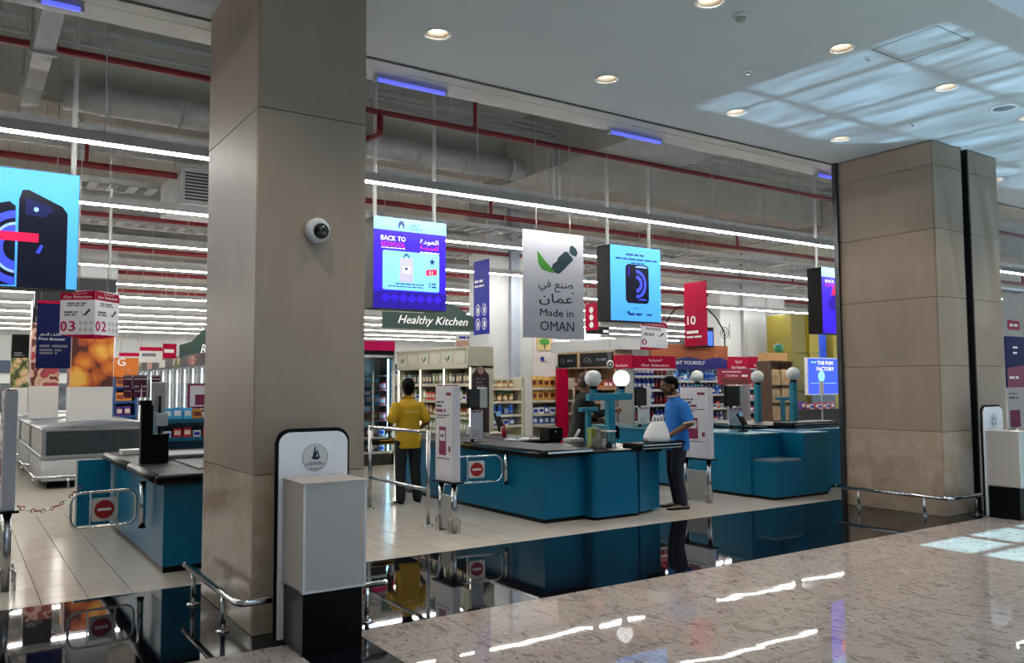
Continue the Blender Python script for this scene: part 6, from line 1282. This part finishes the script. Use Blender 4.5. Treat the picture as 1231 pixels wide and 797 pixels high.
# ---------------------------------------------------------------- freezers with food toppers
m_fr = M('freezer_grey', '8d9092', .35, .4, var=.05); m_frw = M('freezer_white', 'd6d6d8', .4, var=.02); m_grl = M('tinted_glass', '6b7478', .05, trans=.75, var=0); m_ice = M('frozen_goods', '8a8f8a', .6, var=.4, scale=9)
def freezer(x0, x1, y0, y1, label):
    t = thing('island_freezer', label, 'freezer', ((x0+x1)/2, (y0+y1)/2, 0), 'island freezers')
    B().box(x0+.1, x1-.1, y0+.12, y1-.1, 0, .12).build('plinth', m_dark, t); B().box(x0, x1, y0, y1, .12, .48).build('body', m_frw, t, .012, 2)
    B().box(x0-.02, x1+.02, y0-.02, y1+.02, .48, .55).build('lower_rail', m_fr, t, .01, 1)
    for (xa, xb, ya_, yb_) in ((x0, x0+.06, y0, y0+.06), (x1-.06, x1, y0, y0+.06), (x0, x0+.06, y1-.06, y1), (x1-.06, x1, y1-.06, y1)): B().box(xa, xb, ya_, yb_, .55, .95).build('corner_post', m_fr, t)
    B().box(x0+.06, x1-.06, y0+.01, y0+.02, .55, .95).build('pane', m_grl, t); B().box(x0+.01, x0+.02, y0+.06, y1-.06, .55, .95).build('pane', m_grl, t)
    B().box(x0-.01, x1+.01, y0-.01, y1+.01, .95, 1.0).build('upper_rail', m_fr, t, .01, 1)
    n_ = 10; xc = (x0+x1)/2
    rings = [[(xx, y_, 1.0+.10*math.sin(PI*(xx-x0)/(x1-x0))) for xx in [x0+(x1-x0)*i/n_ for i in range(n_+1)]]+[(xx, y_, .995) for xx in [x1-(x1-x0)*i/n_ for i in range(n_+1)]] for y_ in (y0, y1)]
    B().loft(rings).build('lid', M('freezer_lid', '6e727a', .3, .2), t)
    b_ = B(); rn = random.Random(int(y0*9))
    for i in range(26): b_.box(*(lambda cx, cy: (cx-.09, cx+.09, cy-.06, cy+.06))(rn.uniform(x0+.2, x1-.2), rn.uniform(y0+.15, y1-.15)), .55, rn.uniform(.62, .84))
    o = b_.build('frozen_goods', m_ice, t); o['kind'] = 'stuff'
    B().tube([(x0-.1, y1, .2), (x0-.1, y0-.05, .2), (x0-.05, y0-.1, .2), (x1, y0-.1, .2)], .03, 10).build('trolley_rail', m_chrome, t); B().cyl((x0-.1, y0+.3, 0), (x0-.1, y0+.3, .2), .02, 8).cyl((x0+.4, y0-.1, 0), (x0+.4, y0-.1, .2), .02, 8).build('rail_post', m_chrome, t)
freezer(1.24, 3.2, 16.0, 18.6, 'nearest island freezer with a glass front beyond the till')
freezer(1.24, 3.2, 18.8, 21.6, 'second island freezer behind the nearest one')
freezer(1.24, 3.2, 21.8, 24.6, 'third island freezer towards the rear')
freezer(-1.4, .3, 17.5, 24.0, 'island freezer across the aisle behind the edge-on sign stand')
def food(name, cols, sc, rnd=1.0):
    m = bpy.data.materials.new(name); m.use_nodes = True; N = m.node_tree.nodes; L = m.node_tree.links; b = N['Principled BSDF']
    tc = N.new('ShaderNodeTexCoord'); nz = N.new('ShaderNodeTexNoise'); nz.inputs['Scale'].default_value = sc*1.5; nz.inputs['Detail'].default_value = 5; L.new(tc.outputs['Object'], nz.inputs['Vector'])
    ad = N.new('ShaderNodeVectorMath'); ad.operation = 'MULTIPLY_ADD'; ad.inputs[1].default_value = (.12, .12, .12); L.new(nz.outputs['Color'], ad.inputs[0]); L.new(tc.outputs['Object'], ad.inputs[2])
    vo = N.new('ShaderNodeTexVoronoi'); vo.inputs['Scale'].default_value = sc; vo.inputs['Randomness'].default_value = rnd; L.new(ad.outputs[0], vo.inputs['Vector'])
    mx = N.new('ShaderNodeMath'); mx.operation = 'MULTIPLY_ADD'; mx.inputs[1].default_value = .55; L.new(nz.outputs['Fac'], mx.inputs[0]); L.new(vo.outputs['Distance'], mx.inputs[2])
    rp = N.new('ShaderNodeValToRGB'); L.new(mx.outputs[0], rp.inputs[0]); e = rp.color_ramp.elements; pos = [.56+.55*i/(len(cols)-1) for i in range(len(cols))]
    e[0].position = pos[0]; e[0].color = lin(cols[0])+(1,); e[1].position = pos[-1]; e[1].color = lin(cols[-1])+(1,)
    for p, c in list(zip(pos, cols))[1:-1]: q = e.new(p); q.color = lin(c)+(1,)
    L.new(rp.outputs[0], b.inputs['Base Color']); b.inputs['Roughness'].default_value = .45; return m
m_chick = food('fried_chicken_print', ['f0b850', 'e0902c', 'cc6a1c', '8a3418', '4a1410'], 2.6); m_pizza = food('pizza_print', ['a83848', '8a2a38', 'd8b8a0', 'c8907a', '5a2a20'], 5); m_salad = food('salad_print', ['d8b890', 'c89a68', '7a8a4a', '4a5a30', '3a4020'], 6)
def topper(px0, px1, y, py0, py1, py2, mt, label, dark=None, zb=None):
    a, b = at(px0, 450, y), at(px1, 450, y); xc = (px0+px1)/2
    z0, z1, z2 = zb if zb is not None else at(xc, py2, y).z, at(xc, py1, y).z, at(xc, py0, y).z
    t = thing('freezer_topper', label, 'display box', ((a.x+b.x)/2, y, z0), 'printed display boxes on the freezers'); d_ = b.x-a.x
    B().box(a.x, b.x, y, y+d_, z0, z1).build('white_base', m_offwhite, t); B().box(a.x, b.x, y, y+d_, z1, z2).build('food_print', mt, t)
    if dark: zd = at(xc, dark, y).z; B().box(a.x, b.x, y, y+d_, z2, zd).build('dark_top', m_black, t); bars(t, m_gtext, (a.x, y, z2), X, Z, [(.05, d_*.6, (zd-z2)*.2, .04), (.05, d_*.75, (zd-z2)*.1, .03)])
topper(85.5, 136, 17.0, 402, 465, 506, m_chick, 'tall display box printed with fried chicken on the freezer', zb=1.06)
topper(37, 71, 19.8, 388, 464, 500, m_pizza, 'display box printed with pizza on the freezer behind the navy banner', zb=1.06, dark=360)
topper(13, 34, 23.0, 430, 466, 495, m_salad, 'display box printed with salad and a black top beside the narrow sign stand', 402, zb=1.06)
# black panel beside the first advert screen
y = 15.0; a, b = at(94, 334, y), at(140, 351, y); t = thing('hanging_board', 'black blank back of a hanging screen above the till sign', 'sign', ((a.x+b.x)/2, y, b.z)); B().box(a.x-.6, b.x, y, y+.15, b.z-.3, a.z).build('board', M('blue_black_plastic', '10141c', .4), t)
for x in (a.x, b.x-.1): B().cyl((x, y+.07, a.z), (x, y+.07, ZS), .02, 8).build('hanging_post', m_bezel, t)

# ---------------------------------------------------------------- tall fridge wall behind the till by the freezers
x = 5.2; ya, yb = atx(160, 440, x).y, atx(262, 440, x).y; z1 = atx(240, 440, x).z; z2 = atx(240, 425, x).z
t = thing('fridge_wall', 'row of tall glass door fridges with a grey header beyond the freezers', 'fridge', (x, (ya+yb)/2, 0)); L_ = ya-yb; nd = 12
B().box(x+.3, x+.7, yb, ya, 0, z1).build('cabinet', M('fridge_back', 'cfd4d6', .5, emit=.25), t); B().box(x-.05, x+.3, yb, ya, z1, z2).build('header', m_darkmetal, t)
for i in range(nd):
    y1 = ya-i*L_/nd; y0 = y1-L_/nd
    fr = B().box(x-.03, x+.02, y0, y0+.1, .15, z1).box(x-.03, x+.02, y1-.1, y1, .15, z1).build('door', m_galv, t); B().box(x-.01, x, y0+.1, y1-.1, .2, z1-.05).build('pane', m_glass, fr); B().box(x+.05, x+.08, y1-.14, y1-.1, .2, z1-.05).build('light_strip', M('fridge_strip', 'f2f8ff', .4, var=0, emit=3.0), t)
    for k, z in enumerate((.5, .95, 1.4)):
        if i % 2 == 0: B().box(x+.06, x+.3, y0+.02, y1+.3, z, z+.02).build('shelf_board', m_shelfg, t)
    if i % 2: B().box(x-.055, x-.05, y0+.05, y1-.05, z1+.05, z2-.05).build('header_picture', [m_pizza, m_salad, m_offwhite][i % 3], t)
y = 24; a, b = at(216, 422, y), at(262, 438, y); t = thing('shop_sign', 'dark green curved sign with white script lettering beside the stone pillar', 'sign', ((a.x+b.x)/2, y, b.z)); B().prism([(0, 0), (b.x-a.x, 0), (b.x-a.x, .9), (.6*(b.x-a.x), .8), (.3*(b.x-a.x), .45), (0, .35)], (a.x, y, at(216, 430, y).z), X, Z, Y*.06).build('board', m_dkgreen, t)
text('Beef', m_wtext, t, (a.x+.72*(b.x-a.x), y, at(240, 426, y).z), X, Z, w=.45*(b.x-a.x), h=.3, shear=.35, bold=.01); B().cyl((a.x+.2, y+.03, at(216, 424, y).z), (a.x+.2, y+.03, ZS), .006, 6).build('cord', m_galv, t)
# hanging red and white price boards further back
for k, (pa, pb, pt, pb2, yy, lab) in enumerate(((143, 167, 424, 441, 27, 'far white price board with a crimson top beside the chicken display box'), (168, 195, 417, 436, 25, 'white price board with a crimson top in the middle of the fridge aisle'), (196, 212, 413, 431, 23, 'small crimson price board beside the green script sign'), (1212, 1226, 385, 397, 14, 'small crimson hanging board beyond the wide pillar'))):
    a, b = at(pa, pt, yy), at(pb, pb2, yy); t = thing('price_board', lab, 'sign', ((a.x+b.x)/2, yy, b.z), 'hanging price boards'); h_ = a.z-b.z
    mm = m_offwhite if k < 2 else m_crimson; B().box(a.x, b.x, yy, yy+.03, b.z, a.z).build('board', mm, t); B().box(a.x, b.x, yy-.005, yy, a.z-h_*.25, a.z).build('top_band', m_crimson, t); bars(t, m_wtext if k >= 2 else m_gtext, (a.x, yy, b.z), X, Z, [(.1*(b.x-a.x), .8*(b.x-a.x), .5*h_, .09)])
    for x_ in (a.x+.05, b.x-.05): B().cyl((x_, yy+.01, a.z), (x_, yy+.01, ZS), .005, 6).build('cord', m_galv, t)
# orange snack shelf behind the chicken display
a, b = at(137, 445, 22), at(166, 445, 22); gondola('snack_shelf', 'shelf of orange and violet cartons beside the chicken display box', (a.x, 22), (1, 0), b.x-a.x, [.3, .65, 1.0, 1.35, 1.7], .5, m_shelfb, m_shelfb, [['orn_box', 'red_box'], ['pur_box', 'orn_box'], ['orn_box', 'pur_box']], 'snack shelf', 1.95, 2, .17, 1.2)
y = 22; c0, c1 = at(137, 430, y), at(166, 440, y); t = thing('shelf_header', 'orange header with a white letter above the snack shelf', 'header', ((c0.x+c1.x)/2, y, c1.z)); B().box(c0.x, c1.x, y-.05, y, 1.93, c0.z).build('header_board', M('orange_print', 'd0701c', .5), t); text('G', m_wtext, t, (c0.x+.3*(c1.x-c0.x), y-.05, c1.z), X, Z, h=.2, bold=.03)
# teal till shelf with sweets behind the scanner column
y = 12.0; a, b = at(190, 495, y), at(250, 495, y); zt_ = at(215, 494, y).z
gondola('till_shelf', 'dark teal till shelf of sweets behind the flat grey tray', (a.x, y), (1, 0), b.x-a.x+.3, [.62, 1.0, 1.25], .4, m_tealdk, m_tealdk, [['wht_box', 'red_box'], ['wht_box', 'red_box', 'dk_box'], ['orn_box', 'cyan_box', 'wht_box']], 'teal till shelf', zt_, 2, .13, .8)
y = 12.4; a, b = at(226, 461, y), at(245, 491, y); t = thing('framed_poster', 'small plum framed poster above the teal till shelf', 'poster', ((a.x+b.x)/2, y, b.z)); B().box(a.x, b.x+.25, y, y+.03, b.z, a.z).build('frame', m_plum, t); B().box(a.x+.03, b.x+.22, y-.004, y, b.z+.03, a.z-.03).build('sheet', m_poster, t); B().box(a.x+.1, a.x+.26, y-.008, y-.004, b.z+.05, b.z+.2).build('phone_picture', m_plum, t); B().cyl((b.x, y+.02, 0), (b.x, y+.02, b.z), .015, 8).build('post', m_galv, t)

# ---------------------------------------------------------------- beyond the wide pillar, and the rear of the shop
y = 11.0; a, b = at(1209, 404, y), at(1240, 470, y); t = thing('poster_board', 'dark blue and magenta poster board beyond the wide pillar', 'poster', ((a.x+b.x)/2, y, 0)); h_ = a.z-b.z; B().box(a.x, b.x, y, y+.05, b.z, a.z).build('board', m_navy, t); flat([(0, 0), (b.x-a.x, 0), (b.x-a.x, .5*h_), (0, .42*h_)], m_plum, t, (a.x, y, b.z), X, Z, 'picture'); bars(t, m_wtext, (a.x, y, b.z), X, Z, [(.35, .6, .8*h_, .05), (.35, .6, .7*h_, .05), (.1, .6, .25*h_, .07)]); B().cyl(((a.x+b.x)/2, y+.03, 0), ((a.x+b.x)/2, y+.03, b.z), .03, 10).build('post', m_galv, t)
y = 10.2; a, b = at(1210, 466, y), at(1240, 513, y); t = thing('poster_board', 'white poster board with a plum phone picture beyond the wide pillar', 'poster', ((a.x+b.x)/2, y, 0)); h_ = a.z-b.z; B().box(a.x, b.x, y, y+.05, b.z, a.z).build('board', m_poster, t); flat(rrect(.5, .42*h_, .03, 3, .12, .02), m_plum, t, (a.x, y, b.z), X, Z, 'picture'); bars(t, m_gtext, (a.x, y, b.z), X, Z, [(.1, .5, .85*h_, .03), (.1, .55, .75*h_, .05)]); B().box(a.x+.1, a.x+.4, y+.01, y+.04, 0, b.z).build('stand', m_galv, t)
# long gondolas that fill the depth of the shop
rn = random.Random(11)
for k, (x, y0, y1, h_, lab, kinds) in enumerate(((-4.0, 20, 40, 1.9, 'long grey gondola at the far side of the freezers', ['blue_bot', 'dk_box', 'wht_box']), (8.6, 24, 42, 2.1, 'long grey gondola behind the green script sign', ['brn_box', 'grn_box']), (14.0, 22, 42, 2.1, 'long grey gondola behind the tree poster column', ['red_box', 'wht_box']), (21.0, 24, 42, 2.1, 'long grey gondola behind the brick band', ['blue_bot', 'cyan_box']))):
    t = thing('gondola', lab, 'shelf', (x, (y0+y1)/2, 0), 'long gondolas in the depth of the shop'); B().box(x+.4, x+.5, y0, y1, 0, h_).build('back_panel', m_shelfg, t)
    for z in (.2, .6, 1.0, 1.4, 1.75): B().box(x, x+.9, y0, y1, z-.03, z).build('shelf_board', m_offwhite, t)
    for i in range(6): B().box(x+.38, x+.52, y0+i*(y1-y0-.05)/5, y0+i*(y1-y0-.05)/5+.05, 0, h_).build('upright', m_galv, t)
    B().box(x-.02, x+.92, y0-.03, y0, 0, h_).build('end_panel', [m_navy, m_offwhite, m_crimson, m_blueprint][k], t)
t = thing('rear_cooler', 'long cooler with dark shelves along the rear wall', 'fridge', (12, 47, 0)); B().box(-12, 42, 46.8, 47.75, 0, 2.4).build('cabinet', M('cooler_white', 'd8dad8', .5), t); B().box(-11.5, 41.5, 46.75, 46.8, .5, 1.9).build('display_front', M('cooler_dark', '4a5460', .4, var=.6, scale=2), t); B().box(-12, 42, 46.6, 46.8, 2.4, 3.0).build('header', M('header_dark', '2d3b54', .5, var=.5, scale=.3), t)
